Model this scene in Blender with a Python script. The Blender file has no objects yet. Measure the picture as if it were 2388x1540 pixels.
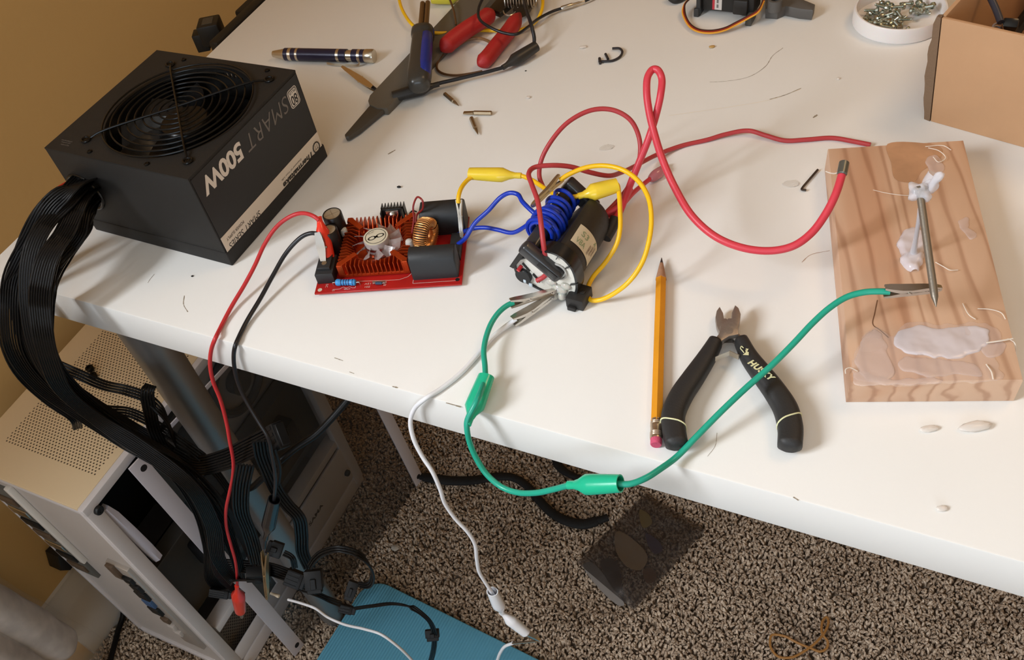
import bpy, bmesh, math, random
import numpy as np
from mathutils import Vector as V, Matrix, Euler
random.seed(7); rng = np.random.default_rng(7)
PI = math.pi
S = bpy.context.scene
COL = S.collection
ZD, TH = 0.735, 0.034          # desk top height, thickness
W, H = 2388, 1540
# ---------------------------------------------------------------- camera
CLOC = V((0.679450627, -0.280200722, 1.18391014))
CROT = Euler((0.710159099, 0.169225043, 0.439794308), 'XYZ')
FPX, PX, PY = 2083.69901, -97.7108905, 57.3578931
cd = bpy.data.cameras.new('camera'); cam = bpy.data.objects.new('camera', cd); COL.objects.link(cam)
cam.location = CLOC; cam.rotation_euler = CROT
cd.sensor_fit = 'HORIZONTAL'; cd.sensor_width = 36.0
cd.lens = FPX / W * 36.0; cd.shift_x = -PX / W; cd.shift_y = PY / W
cd.clip_start = 0.02; cd.clip_end = 50
S.camera = cam
RM = CROT.to_matrix()

def plane(x, y, ax, val):
    d = RM @ V(((x - W/2 - PX)/FPX, -(y - H/2 - PY)/FPX, -1.0))
    return CLOC + d * ((val - CLOC[ax]) / d[ax])
def D(x, y, h=0.0): return plane(x, y, 2, ZD + h)      # a point h above the desk top
def F(x, y, h=0.0): return plane(x, y, 2, h)           # a point h above the floor
def Y(x, y, v): return plane(x, y, 1, v)               # a point on a plane parallel to the desk front
def X(x, y, v): return plane(x, y, 0, v)

# ---------------------------------------------------------------- materials
def lin(c):
    return tuple(((v/255)/12.92 if v/255 <= 0.04045 else ((v/255+0.055)/1.055)**2.4) for v in c)
MATS = {}
def mat(name, rgb, rough=0.5, metal=0.0, bump=0.0, bscale=200.0, var=0.0, vscale=30.0, trans=0.0, ior=1.45, coat=0.0, spec=0.5, sss=0.0, alpha=1.0, rgb2=None):
    if name in MATS: return MATS[name]
    m = bpy.data.materials.new(name); m.use_nodes = True
    nt = m.node_tree; b = nt.nodes['Principled BSDF']
    c = lin(rgb) + (1,)
    b.inputs['Base Color'].default_value = c
    b.inputs['Roughness'].default_value = rough
    b.inputs['Metallic'].default_value = metal
    b.inputs['IOR'].default_value = ior
    b.inputs['Transmission Weight'].default_value = trans
    b.inputs['Coat Weight'].default_value = coat
    b.inputs['Specular IOR Level'].default_value = spec
    b.inputs['Alpha'].default_value = alpha
    if sss:
        b.inputs['Subsurface Weight'].default_value = sss
        b.inputs['Subsurface Scale'].default_value = 0.004
    tc = None
    if bump or var or rgb2:
        tc = nt.nodes.new('ShaderNodeTexCoord')
    if var or rgb2:
        n = nt.nodes.new('ShaderNodeTexNoise'); n.inputs['Scale'].default_value = vscale; n.inputs['Detail'].default_value = 6
        nt.links.new(tc.outputs['Object'], n.inputs['Vector'])
        r = nt.nodes.new('ShaderNodeValToRGB')
        c2 = lin(rgb2) + (1,) if rgb2 else tuple(v*(1-var) for v in c[:3]) + (1,)
        r.color_ramp.elements[0].position = 0.35; r.color_ramp.elements[1].position = 0.65
        r.color_ramp.elements[0].color = c2; r.color_ramp.elements[1].color = c
        nt.links.new(n.outputs['Fac'], r.inputs['Fac']); nt.links.new(r.outputs['Color'], b.inputs['Base Color'])
    if bump:
        n = nt.nodes.new('ShaderNodeTexNoise'); n.inputs['Scale'].default_value = bscale; n.inputs['Detail'].default_value = 4
        nt.links.new(tc.outputs['Object'], n.inputs['Vector'])
        bp = nt.nodes.new('ShaderNodeBump'); bp.inputs['Strength'].default_value = bump; bp.inputs['Distance'].default_value = 0.001
        nt.links.new(n.outputs['Fac'], bp.inputs['Height']); nt.links.new(bp.outputs['Normal'], b.inputs['Normal'])
    MATS[name] = m
    return m

# ---------------------------------------------------------------- mesh builder
def frame(d, up=None):
    d = V(d).normalized()
    up = V(up) if up is not None else V((0, 0, 1))
    if abs(d.dot(up.normalized())) > 0.98: up = V((0, 1, 0)) if abs(d.y) < 0.9 else V((1, 0, 0))
    x = up.cross(d).normalized(); y = d.cross(x).normalized()
    return x, y, d
def spline(pts, res=8, closed=False):
    pts = [V(p) for p in pts]; n = len(pts); out = []
    if n < 3 and not closed:
        return [pts[0].lerp(pts[-1], i/res) for i in range(res+1)]
    segs = n if closed else n-1
    for i in range(segs):
        g = lambda k: pts[k % n] if closed else pts[max(0, min(n-1, k))]
        p0, p1, p2, p3 = g(i-1), g(i), g(i+1), g(i+2)
        if not closed:
            if i == 0: p0 = p1*2 - p2
            if i == n-2: p3 = p2*2 - p1
        # centripetal
        def tj(ti, a, b): return ti + max((b-a).length, 1e-7)**0.5
        t0 = 0; t1 = tj(t0, p0, p1); t2 = tj(t1, p1, p2); t3 = tj(t2, p2, p3)
        for k in range(res):
            t = t1 + (t2-t1)*k/res
            A1 = p0*((t1-t)/(t1-t0)) + p1*((t-t0)/(t1-t0)); A2 = p1*((t2-t)/(t2-t1)) + p2*((t-t1)/(t2-t1)); A3 = p2*((t3-t)/(t3-t2)) + p3*((t-t2)/(t3-t2))
            B1 = A1*((t2-t)/(t2-t0)) + A2*((t-t0)/(t2-t0)); B2 = A2*((t3-t)/(t3-t1)) + A3*((t-t1)/(t3-t1))
            out.append(B1*((t2-t)/(t2-t1)) + B2*((t-t1)/(t2-t1)))
    if not closed: out.append(pts[-1])
    return out

def wmat(o):
    M = Matrix.LocRotScale(o.location, o.rotation_euler, None)
    return wmat(o.parent) @ M if o.parent else M

class MB:
    def __init__(s): s.v = []; s.f = []; s.m = []
    def add(s, vs, fs, m=0):
        o = len(s.v); s.v += [V(p) for p in vs]; s.f += [tuple(i+o for i in f) for f in fs]; s.m += [m]*len(fs); return s
    def bm(s, b, M=None, m=0):
        b.verts.index_update()
        vs = [(M @ v.co if M else v.co.copy()) for v in b.verts]; fs = [[v.index for v in f.verts] for f in b.faces]
        b.free(); return s.add(vs, fs, m)
    def box(s, lo, hi, bev=0.0, seg=2, M=None, m=0):
        lo, hi = V(lo), V(hi); b = bmesh.new(); bmesh.ops.create_cube(b, size=1.0)
        for v in b.verts: v.co = V((lo[i] + (v.co[i]+0.5)*(hi[i]-lo[i]) for i in range(3)))
        if bev: bmesh.ops.bevel(b, geom=b.edges[:], offset=bev, segments=seg, affect='EDGES', profile=0.5, clamp_overlap=True)
        return s.bm(b, M, m)
    def loft(s, rings, cap=True, closed=False, m=0):
        n = len(rings[0]); vs = [p for r in rings for p in r]; fs = []
        K = len(rings)
        for i in range(K if closed else K-1):
            a, b = i*n, ((i+1) % K)*n
            for j in range(n):
                k = (j+1) % n; fs.append((a+j, a+k, b+k, b+j))
        if cap and not closed:
            fs.append(tuple(range(n-1, -1, -1))); fs.append(tuple((K-1)*n + j for j in range(n)))
        return s.add(vs, fs, m)
    def lathe(s, p, d, prof, n=24, sx=1.0, sy=1.0, up=None, m=0, cap=True):
        p = V(p); x, y, z = frame(d, up)
        rings = [[p + z*t + x*(r*sx*math.cos(2*PI*k/n)) + y*(r*sy*math.sin(2*PI*k/n)) for k in range(n)] for t, r in prof]
        return s.loft(rings, cap, m=m)
    def cyl(s, a, b, r0, r1=None, n=20, m=0, bev=0.0):
        a, b = V(a), V(b); L = (b-a).length; r1 = r0 if r1 is None else r1
        if bev: prof = [(0, r0-bev), (bev, r0), (L-bev, r1), (L, r1-bev)]
        else: prof = [(0, r0), (L, r1)]
        return s.lathe(a, b-a, prof, n, m=m)
    def tube(s, pts, r, n=10, res=8, closed=False, m=0, cap=True, raw=False):
        P = [V(p) for p in pts] if raw else spline(pts, res, closed); K = len(P)
        rf = r if callable(r) else (lambda t: r)
        rings = []; xprev = None
        for i in range(K):
            if closed: t = (P[(i+1) % K] - P[i-1])
            else: t = P[min(i+1, K-1)] - P[max(i-1, 0)]
            if t.length < 1e-9: t = V((0, 0, 1))
            t.normalize()
            if xprev is None: x, y, _ = frame(t)
            else:
                x = xprev - t*xprev.dot(t)
                if x.length < 1e-6: x, y, _ = frame(t)
                x.normalize(); y = t.cross(x)
            xprev = x; rr = rf(i/(K-1) if K > 1 else 0)
            rings.append([P[i] + x*(rr*math.cos(2*PI*k/n)) + y*(rr*math.sin(2*PI*k/n)) for k in range(n)])
        return s.loft(rings, cap, closed, m=m)
    def ribbon(s, pts, ns, r, wdir=None, res=6, n=6, twist=None, m=0, spread=1.0):
        """ns parallel wires side by side along pts; wdir(t) gives the side direction"""
        P = spline(pts, res); K = len(P)
        for j in range(ns):
            Q = []
            for i in range(K):
                t = (P[min(i+1, K-1)] - P[max(i-1, 0)]).normalized()
                w = wdir(i/(K-1)) if callable(wdir) else V(wdir)
                w = (w - t*w.dot(t)); w = w.normalized() if w.length > 1e-6 else V((1, 0, 0))
                Q.append(P[i] + w*((j - (ns-1)/2) * 2*r*spread))
            s.tube(Q, r, n=n, raw=True, m=m)
        return s
    def prism(s, poly, z0, z1, M=None, m=0):
        n = len(poly); r0 = [V((x, y, z0)) for x, y in poly]; r1 = [V((x, y, z1)) for x, y in poly]
        if M: r0 = [M @ v for v in r0]; r1 = [M @ v for v in r1]
        return s.loft([r0, r1], True, m=m)
    def bprism(s, poly, z0, z1, bev, M=None, m=0, seg=2):
        b = bmesh.new(); n = len(poly)
        lo = [b.verts.new((x, y, z0)) for x, y in poly]; hi = [b.verts.new((x, y, z1)) for x, y in poly]
        b.faces.new(lo[::-1]); b.faces.new(hi)
        for i in range(n): b.faces.new((lo[i], lo[(i+1) % n], hi[(i+1) % n], hi[i]))
        bmesh.ops.recalc_face_normals(b, faces=b.faces[:])
        ed = [e for e in b.edges if abs(e.verts[0].co.z - e.verts[1].co.z) < 1e-9]
        bmesh.ops.bevel(b, geom=ed, offset=bev, segments=seg, affect='EDGES', profile=0.5, clamp_overlap=True)
        return s.bm(b, M, m)
    def ball(s, c, r, nu=16, nv=10, M=None, m=0, noise=0.0):
        r = (r, r, r) if not hasattr(r, '__len__') else r
        c = V(c); vs = [c + V((0, 0, r[2]))]; fs = []
        for i in range(1, nv):
            th = PI*i/nv
            for j in range(nu):
                k = 1 + noise*random.uniform(-1, 1)
                ph = 2*PI*j/nu; vs.append(c + V((r[0]*math.sin(th)*math.cos(ph)*k, r[1]*math.sin(th)*math.sin(ph)*k, r[2]*math.cos(th)*k)))
        vs.append(c - V((0, 0, r[2])))
        for j in range(nu): fs.append((0, 1+j, 1+(j+1) % nu))
        for i in range(nv-2):
            a = 1+i*nu; b = a+nu
            for j in range(nu): k = (j+1) % nu; fs.append((a+j, b+j, b+k, a+k))
        a = 1+(nv-2)*nu; e = len(vs)-1
        for j in range(nu): fs.append((a+j, e, a+(j+1) % nu))
        if M: vs = [M @ (v-c) + c for v in vs]
        return s.add(vs, fs, m)
    def torus(s, c, ax, R, r, nR=32, nr=8, m=0):
        x, y, _ = frame(ax); c = V(c)
        return s.tube([c + x*(R*math.cos(2*PI*i/nR)) + y*(R*math.sin(2*PI*i/nR)) for i in range(nR)], r, n=nr, closed=True, raw=True, m=m)
    def build(s, name, mats, parent=None, world=False, angle=40, smooth=True, sub=0):
        me = bpy.data.meshes.new(name)
        vs = s.v
        if world and parent is not None:
            Mi = wmat(parent).inverted()
            vs = [Mi @ v for v in vs]
        me.from_pydata([tuple(v) for v in vs], [], s.f)
        mats = mats if isinstance(mats, (list, tuple)) else [mats]
        for mm in mats: me.materials.append(mm)
        me.polygons.foreach_set('material_index', s.m)
        me.validate()
        b = bmesh.new(); b.from_mesh(me); bmesh.ops.recalc_face_normals(b, faces=b.faces[:]); b.to_mesh(me); b.free()
        if smooth:
            me.shade_smooth(); me.set_sharp_from_angle(angle=math.radians(angle))
        o = bpy.data.objects.new(name, me); COL.objects.link(o)
        if parent is not None: o.parent = parent
        if sub:
            md = o.modifiers.new('s', 'SUBSURF'); md.levels = sub; md.render_levels = sub
        return o

def tag(o, label, cat, group=None, kind=None):
    o['label'] = label
    if cat: o['category'] = cat
    if group: o['group'] = group
    if kind: o['kind'] = kind
    return o
def thing(name, label, cat, loc=(0, 0, 0), rotz=0.0, group=None, rot=None):
    o = bpy.data.objects.new(name, None); COL.objects.link(o); o.empty_display_size = 0.01
    o.location = loc; o.rotation_euler = rot if rot else (0, 0, rotz)
    return tag(o, label, cat, group)
def solo(mb, name, label, cat, mats, loc, group=None, kind=None, **kw):
    """a thing that is one mesh, built in world space, with its origin put at loc"""
    loc = V(loc); mb.v = [v - loc for v in mb.v]
    o = mb.build(name, mats, **kw); o.location = loc
    return tag(o, label, cat, group, kind)
def struct(mb, name, mats, **kw):
    o = mb.build(name, mats, **kw); o['kind'] = 'structure'; return o

def text(name, s, parent, origin, right, up, w, h, m, ext=0.0002, bold=0.0, shear=0.0, spacing=1.0, world=False):
    """letters in a box w x h on the plane of (right, up); origin is the lower left corner"""
    cu = bpy.data.curves.new('t', 'FONT'); cu.body = s; cu.extrude = 0.0; cu.offset = bold; cu.shear = shear; cu.space_character = spacing; cu.size = 1.0; cu.resolution_u = 4
    to = bpy.data.objects.new('t', cu); COL.objects.link(to)
    dg = bpy.context.evaluated_depsgraph_get(); me = bpy.data.meshes.new_from_object(to.evaluated_get(dg))
    bpy.data.objects.remove(to); bpy.data.curves.remove(cu)
    co = [v.co.copy() for v in me.vertices]; fs = [tuple(p.vertices) for p in me.polygons]; bpy.data.meshes.remove(me)
    x0 = min(c.x for c in co); x1 = max(c.x for c in co); y0 = min(c.y for c in co); y1 = max(c.y for c in co)
    right, up = V(right).normalized(), V(up).normalized(); nrm = right.cross(up)
    mb = MB(); mb.add([V(origin) + right*((c.x-x0)/(x1-x0)*w) + up*((c.y-y0)/(y1-y0)*h) + nrm*ext for c in co], fs)
    return mb.build(name, m, parent, world=world, smooth=False)

BLK = mat('black_plastic', (28, 28, 29), 0.45)
BLKG = mat('black_gloss', (20, 20, 21), 0.22)
STEEL = mat('plated_steel', (205, 200, 192), 0.28, 1.0)
DSTEEL = mat('dark_steel', (120, 112, 104), 0.35, 1.0)
WHITEPRINT = mat('white_print', (222, 214, 204), 0.5)
# ================================================================ the setting
def carpet_material():
    m = bpy.data.materials.new('carpet_yarn'); m.use_nodes = True; nt = m.node_tree; b = nt.nodes['Principled BSDF']
    a = nt.nodes.new('ShaderNodeAttribute'); a.attribute_name = 'yarn'
    r = nt.nodes.new('ShaderNodeValToRGB'); cr = r.color_ramp
    cr.elements[0].position = 0.0; cr.elements[0].color = lin((146, 124, 104)) + (1,)
    cr.elements[1].position = 1.0; cr.elements[1].color = lin((232, 212, 190)) + (1,)
    for p, c in ((0.25, (180, 158, 137)), (0.55, (204, 182, 160))):
        e = cr.elements.new(p); e.color = lin(c) + (1,)
    nt.links.new(a.outputs['Fac'], r.inputs['Fac']); nt.links.new(r.outputs['Color'], b.inputs['Base Color'])
    b.inputs['Roughness'].default_value = 0.95; b.inputs['Specular IOR Level'].default_value = 0.1
    return m
floor = MB().box((-0.2425, -2.6, -0.04), (3.2, 3.2, -0.012))
struct(floor, 'floor', mat('carpet_backing', (150, 134, 118), 0.95, bump=0.6, bscale=300, var=0.4, vscale=120))
def carpet():
    # short curled yarn tufts over the part of the carpet the desk leaves in view
    step = 0.0038
    xs = np.arange(-0.24, 1.12, step); ys = np.arange(-0.24, 0.80, step)
    gx, gy = np.meshgrid(xs, ys); gx = gx.ravel(); gy = gy.ravel()
    n = gx.size
    gx = gx + rng.uniform(-1, 1, n)*step*0.6; gy = gy + rng.uniform(-1, 1, n)*step*0.6
    # leave the mat's and computer's footprints flat
    K = 5; NS = 4
    ang = rng.uniform(0, 2*np.pi, n); lean = rng.uniform(0.002, 0.0075, n); hgt = rng.uniform(0.0095, 0.0125, n); curl = rng.uniform(-1.6, 1.6, n)
    rad = rng.uniform(0.0015, 0.0023, n)
    verts = np.zeros((n, K, NS, 3), np.float32)
    for k in range(K):
        t = k/(K-1)
        a = ang + curl*t
        cx = gx + np.cos(a)*lean*t**1.3; cy = gy + np.sin(a)*lean*t**1.3; cz = -0.012 + hgt*np.sin(t*1.9)/np.sin(1.57)
        r = rad*(1.0 if t < 0.9 else 0.55)
        for j in range(NS):
            p = 2*np.pi*j/NS + ang
            verts[:, k, j, 0] = cx + np.cos(p)*r; verts[:, k, j, 1] = cy + np.sin(p)*r; verts[:, k, j, 2] = cz + (np.sin(p+1.0)*r*0.5 if k == K-1 else 0)
    base = (np.arange(n)*K*NS)[:, None, None]
    f = []
    for k in range(K-1):
        for j in range(NS):
            j2 = (j+1) % NS; f.append([k*NS+j, k*NS+j2, (k+1)*NS+j2, (k+1)*NS+j])
    f.append([(K-1)*NS+j for j in range(NS)])
    f = np.array(f)[None, :, :] + base
    f = f.reshape(-1, 4)
    me = bpy.data.meshes.new('carpet_pile')
    me.vertices.add(n*K*NS); me.vertices.foreach_set('co', verts.ravel())
    me.loops.add(f.size); me.loops.foreach_set('vertex_index', f.ravel().astype(np.int32))
    me.polygons.add(len(f)); me.polygons.foreach_set('loop_start', (np.arange(len(f))*4).astype(np.int32)); me.polygons.foreach_set('loop_total', np.full(len(f), 4, np.int32))
    me.polygons.foreach_set('use_smooth', np.ones(len(f), bool))
    at = me.attributes.new('yarn', 'FLOAT', 'POINT')
    sh = np.clip(0.5 + 0.2*rng.standard_normal(n) + 0.12*np.sin(gx*31+np.sin(gy*23)*2)*np.sin(gy*37+1), 0, 1)
    at.data.foreach_set('value', np.repeat(sh, K*NS).astype(np.float32))
    me.update(); me.validate()
    me.materials.append(carpet_material())
    o = bpy.data.objects.new('carpet_pile', me); COL.objects.link(o)
    tag(o, 'speckled brown and beige cut-pile carpet yarn covering the floor', 'carpet', kind='stuff')
carpet()

WALLM = mat('ochre_wall_paint', (214, 178, 118), 0.85, bump=0.25, bscale=90)
WHITEROOM = mat('room_white_paint', (214, 208, 198), 0.9)
WX = -0.2545
# window opening in the left wall, towards the viewer
WY0, WY1, WZ0, WZ1 = -1.18, -0.56, 1.30, 1.95
mb = MB()
mb.box((WX-0.1, -2.6, -0.04), (WX, WY0, 2.5)); mb.box((WX-0.1, WY1, -0.04), (WX, 3.2, 2.5))
mb.box((WX-0.1, WY0, -0.04), (WX, WY1, WZ0)); mb.box((WX-0.1, WY0, WZ1), (WX, WY1, 2.5))
struct(mb, 'wall_left', WALLM, smooth=False)
struct(MB().box((-0.36, 3.2, -0.04), (3.3, 3.3, 2.5)), 'wall_back', WALLM)
struct(MB().box((3.2, -2.7, -0.04), (3.3, 3.3, 2.5)), 'wall_right', WALLM)
FX0, FX1, FZ0, FZ1 = 0.35, 1.95, 0.8, 2.1  # opening for an unseen front window, added to give fill light
mb = MB(); mb.box((-0.36, -2.7, -0.04), (FX0, -2.6, 2.5)); mb.box((FX1, -2.7, -0.04), (3.3, -2.6, 2.5)); mb.box((FX0, -2.7, -0.04), (FX1, -2.6, FZ0)); mb.box((FX0, -2.7, FZ1), (FX1, -2.6, 2.5)); struct(mb, 'wall_front', WALLM, smooth=False)
wf = MB()
for a, b in (((FX0-0.06, FZ0-0.06), (FX1+0.06, FZ0)), ((FX0-0.06, FZ1), (FX1+0.06, FZ1+0.06)), ((FX0-0.06, FZ0), (FX0, FZ1)), ((FX1, FZ0), (FX1+0.06, FZ1)), ((1.13, FZ0), (1.17, FZ1))):
    wf.box((a[0], -2.66, a[1]), (b[0], -2.588, b[1]), 0.003)
struct(wf, 'added_fill_window', mat('window_frame_white', (236, 236, 232), 0.4))
struct(MB().box((-0.36, -2.7, 2.5), (3.3, 3.3, 2.6)), 'ceiling', WHITEROOM)
wf = MB()
for a, b in (((WY0-0.06, WZ0-0.06), (WY1+0.06, WZ0)), ((WY0-0.06, WZ1), (WY1+0.06, WZ1+0.06)), ((WY0-0.06, WZ0), (WY0, WZ1)), ((WY1, WZ0), (WY1+0.06, WZ1)), ((-0.88, WZ0), (-0.86, WZ1))):
    wf.box((WX-0.06, a[0], a[1]), (WX+0.012, b[0], b[1]), 0.003)
struct(wf, 'window_1', mat('window_frame_white', (236, 236, 232), 0.4))
# moulded baseboard along the left wall
prof = [(0.0, -0.012), (0.0123, -0.012), (0.0123, 0.092), (0.0105, 0.098), (0.0105, 0.104), (0.0075, 0.109), (0.0075, 0.124), (0.0035, 0.129), (0.0035, 0.136), (0.0, 0.139)]
mb = MB(); mb.loft([[V((WX+a, y, b)) for a, b in prof] for y in (-0.128, 3.2)])
struct(mb, 'baseboard_left', mat('baseboard_white', (205, 198, 188), 0.45))

# ================================================================ desk
desk = thing('desk', 'white laminate desk running along the ochre wall', 'desk', (0.7, 0.3, 0))
DW = mat('white_laminate', (234, 232, 228), 0.42, bump=0.03, bscale=600, var=0.02, vscale=8, spec=0.4)
mb = MB(); mb.box((0, 0, ZD-TH), (1.5, 0.75, ZD), 0.0012, 2); mb.build('tabletop', DW, desk, world=True)
LEGM = mat('grey_leg_metal', (150, 150, 150), 0.38, 0.7)
for lx, ly in ((0.0775, 0.053), (1.43, 0.053), (0.0775, 0.69), (1.43, 0.69)):
    mb = MB(); mb.lathe((lx, ly, -0.006), (0, 0, 1), [(0, 0.012), (0.006, 0.014), (0.012, 0.0145), (0.02, 0.0165), (0.60, 0.0205), (0.700, 0.0215), (0.7065, 0.030)], 32)
    mb.build('leg', LEGM, desk, world=True)
# thin pencil scuffs and scratches on the laminate
SC = mat('scuff_grey', (150, 138, 120), 0.7); SCW = mat('scratch_pale', (236, 226, 208), 0.5)
def scuff(pts, r, m=SC):
    mb = MB(); P = spline([D(x, y, 0) for x, y in pts], 6)
    for i in range(len(P)-1):
        d = (P[i+1]-P[i]).normalized(); s = d.cross(V((0, 0, 1)))*r*random.uniform(0.6, 1.3); z = V((0, 0, 0.00012))
        mb.add([P[i]-s+z, P[i]+s+z, P[i+1]+s+z, P[i+1]-s+z], [(0, 1, 2, 3)])
    mb.build('scuff_mark', m, desk, world=True, smooth=False)
scuff([(1655, 192), (1690, 190), (1745, 180), (1785, 155), (1802, 130), (1826, 112)], 0.00022)
scuff([(1560, 270), (1700, 250), (1800, 232), (1868, 208)], 0.00025, SCW)
scuff([(1795, 232), (1830, 222), (1868, 206)], 0.0003)
scuff([(360, 640), (350, 652), (345, 660)], 0.0002)
scuff([(430, 690), (428, 710), (438, 728)], 0.0003)
scuff([(1896, 275), (1906, 268)], 0.0008)
scuff([(905, 360), (922, 350)], 0.0006)
scuff([(1870, 612), (1890, 595), (1935, 585)], 0.0002, mat('scuff_brown', (176, 140, 112), 0.7))
scuff([(1650, 1065), (1668, 1040), (1672, 1010)], 0.0001)
scuff([(780, 835), (800, 842)], 0.0003); scuff([(815, 868), (826, 872)], 0.0003); scuff([(915, 902), (928, 905)], 0.0005); scuff([(1040, 940), (1075, 950)], 0.0004); scuff([(1850, 1160), (1862, 1168)], 0.0004)
# ================================================================ power supply (local x: depth away from viewer, y: width towards wall)
PSU = thing('power_supply', 'black boxy computer power supply with a round fan grille lying on the desk', 'power supply', (0.220190415, 0.0690584617, ZD), 1.54083287)
PBK = mat('psu_black_coat', (28, 26, 24), 0.6, bump=0.35, bscale=2500)
d_, w_, h_ = 0.140, 0.150, 0.086
mb = MB()
# shell: bottom tray, four side walls, top sheet with a round opening
mb.box((0, 0, 0.013), (0.002, w_, h_-0.0012), 0.0005); 
mb.box((0.002, 0, 0.013), (d_, 0.002, h_-0.0012), 0.0005); mb.box((0.002, w_-0.002, 0.013), (d_, w_, h_-0.0012), 0.0005)
mb.box((d_-0.002, 0.002, 0.013), (d_, w_-0.002, 0.0705)); mb.box((d_-0.002, 0.002, 0.0765), (d_, w_-0.002, h_-0.0012))
for k in range(34):
    if k % 6: mb.box((d_-0.002, 0.004+k*0.0043, 0.0705), (d_, 0.0058+k*0.0043, 0.0765))
    else: mb.box((d_-0.002, 0.0022+k*0.0043, 0.0705), (d_, 0.0075+k*0.0043, 0.0765))
NSEG = 96; cxf, cyf, RF = 0.070, 0.0665, 0.0605
def sq(a):
    c, s = math.cos(a), math.sin(a); ts = []
    if c > 1e-9: ts.append((d_-cxf)/c)
    if c < -1e-9: ts.append((0-cxf)/c)
    if s > 1e-9: ts.append((w_-cyf)/s)
    if s < -1e-9: ts.append((0-cyf)/s)
    t = min(ts); return cxf+c*t, cyf+s*t
angs = sorted(set([2*PI*k/NSEG for k in range(NSEG)] + [math.atan2(y-cyf, x-cxf) % (2*PI) for x in (0, d_) for y in (0, w_)]))
inn = [V((cxf+RF*math.cos(a), cyf+RF*math.sin(a), h_)) for a in angs]; out = [V((*sq(a), h_)) for a in angs]
dn = V((0, 0, -0.0014))
mb.loft([[v+dn for v in out], out, inn, [v+dn*4 for v in inn]], cap=False)
mb.build('housing', PBK, PSU, angle=25)
mb = MB(); mb.box((-0.0006, -0.0012, 0.0), (d_+0.0014, w_+0.0008, 0.0135), 0.0012, 2); mb.build('bottom_cover', PBK, PSU)
# fan: shroud, hub, blades
DARK = mat('fan_black', (16, 16, 17), 0.25)
mb = MB(); n = 64; gap = 0.95
ring_ = lambda r, z: [V((cxf+r*math.cos(gap+(2*PI-2*gap)*k/n), cyf+r*math.sin(gap+(2*PI-2*gap)*k/n), z)) for k in range(n+1)]
A1, A2 = ring_(0.0598, 0.083), ring_(0.0598, 0.058)
mb.add(A1+A2, [(k, k+1, n+2+k, n+1+k) for k in range(n)])
mb.lathe((cxf, cyf, 0.0575), (0, 0, 1), [(0, 0.0598), (0.0004, 0.0598)], 64)
fan = mb.build('fan', DARK, PSU)
mb = MB(); mb.lathe((cxf, cyf, 0.058), (0, 0, 1), [(0, 0.021), (0.016, 0.021), (0.0185, 0.019), (0.019, 0.001)], 40); mb.build('fan_hub', DARK, fan)
for k in range(9):
    mb = MB(); a0 = 2*PI*k/9; r0, r1 = 0.02, 0.057; top = []; bot = []
    for i in range(9):
        t = i/8; r = r0+(r1-r0)*t; sw = 0.5*t
        wd_ = 0.30+0.02*t
        a, b = a0+sw, a0+sw+wd_*1.6
        top.append(V((cxf+r*math.cos(a), cyf+r*math.sin(a), 0.0745))); bot.append(V((cxf+r*math.cos(b), cyf+r*math.sin(b), 0.062)))
    vs = top+bot; m_ = len(top); fs = [(i, i+1, m_+i+1, m_+i) for i in range(m_-1)]
    mb.add(vs, fs); bl = mb.build('fan_blade', DARK, fan)
# wire grille: rings, two diagonals, four eyelets with screws
GW = mat('grille_black_wire', (24, 23, 22), 0.28, 0.4)
mb = MB()
for i in range(9): mb.torus((cxf, cyf, h_+0.0022), (0, 0, 1), 0.0085+i*0.0066, 0.00075, 72, 8)
cr = [(cxf+sx*0.0528, cyf+sy*0.0528) for sx, sy in ((1, 1), (-1, -1), (1, -1), (-1, 1))]
for a, b in ((0, 1), (2, 3)):
    A, B = V((*cr[a], h_+0.0012)), V((*cr[b], h_+0.0012))
    dd = (B-A).normalized()
    mb.tube([A+dd*0.004, A+dd*0.012+V((0, 0, 0.002)), A.lerp(B, 0.5)+V((0, 0, 0.0022)), B-dd*0.012+V((0, 0, 0.002)), B-dd*0.004], 0.0009, 8, 6)
for x, y in cr: mb.torus((x, y, h_+0.001), (0, 0, 1), 0.0034, 0.0009, 24, 8)
mb.build('fan_grille', GW, PSU)
SCR = mat('black_screw', (30, 28, 26), 0.3, 0.8)
def screw(p, r, parent, nrm=(0, 0, 1), m=SCR, name='screw'):
    mb = MB(); mb.lathe(p, nrm, [(-0.001, r), (0.0006, r), (0.0012, r*0.6), (0.0009, r*0.35), (0.0009, 0.0001)], 18); return mb.build(name, m, parent)
for x, y in cr: screw((x, y, h_+0.0002), 0.0027, PSU)
for x, y in ((0.006, 0.105), (0.006, 0.045), (0.132, 0.112), (0.134, 0.024)): screw((x, y, h_), 0.0022, PSU)
# label side (y = 0), lettering upside down
FY = -0.0004
LAB = mat('label_black', (31, 30, 29), 0.5)
mb = MB(); mb.box((0.0015, FY, 0.0138), (0.1385, 0.0004, 0.0835)); side = mb.build('side_label', LAB, PSU)
SILV = mat('label_silver_strip', (216, 204, 188), 0.5)
mb = MB(); mb.box((0.0015, FY-0.0003, 0.0092), (0.1392, FY-0.0001, 0.0272)); strip = mb.build('label_strip', SILV, PSU)
INK = mat('label_ink', (38, 34, 30), 0.6); GREY = mat('label_grey_print', (112, 106, 100), 0.5)
R_, U_ = (-1, 0, 0), (0, 0, -1)
def ptext(s, x0, x1, z0, z1, m, par, name='lettering', y=FY-0.00012, **k):
    # x1 > x0: reads from x1 (far) to x0 (near), baseline at z1
    return text(name, s, par, (x1, y, z1), R_, U_, x1-x0, z1-z0, m, ext=0.00004, **k)
ptext('500W', 0.0075, 0.0572, 0.0635, 0.0782, WHITEPRINT, side, bold=0.035, shear=0.08, spacing=0.95)
ptext('SMART', 0.0615, 0.1195, 0.0632, 0.0765, GREY, side, bold=-0.008, shear=0.22, spacing=1.05)
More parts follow.
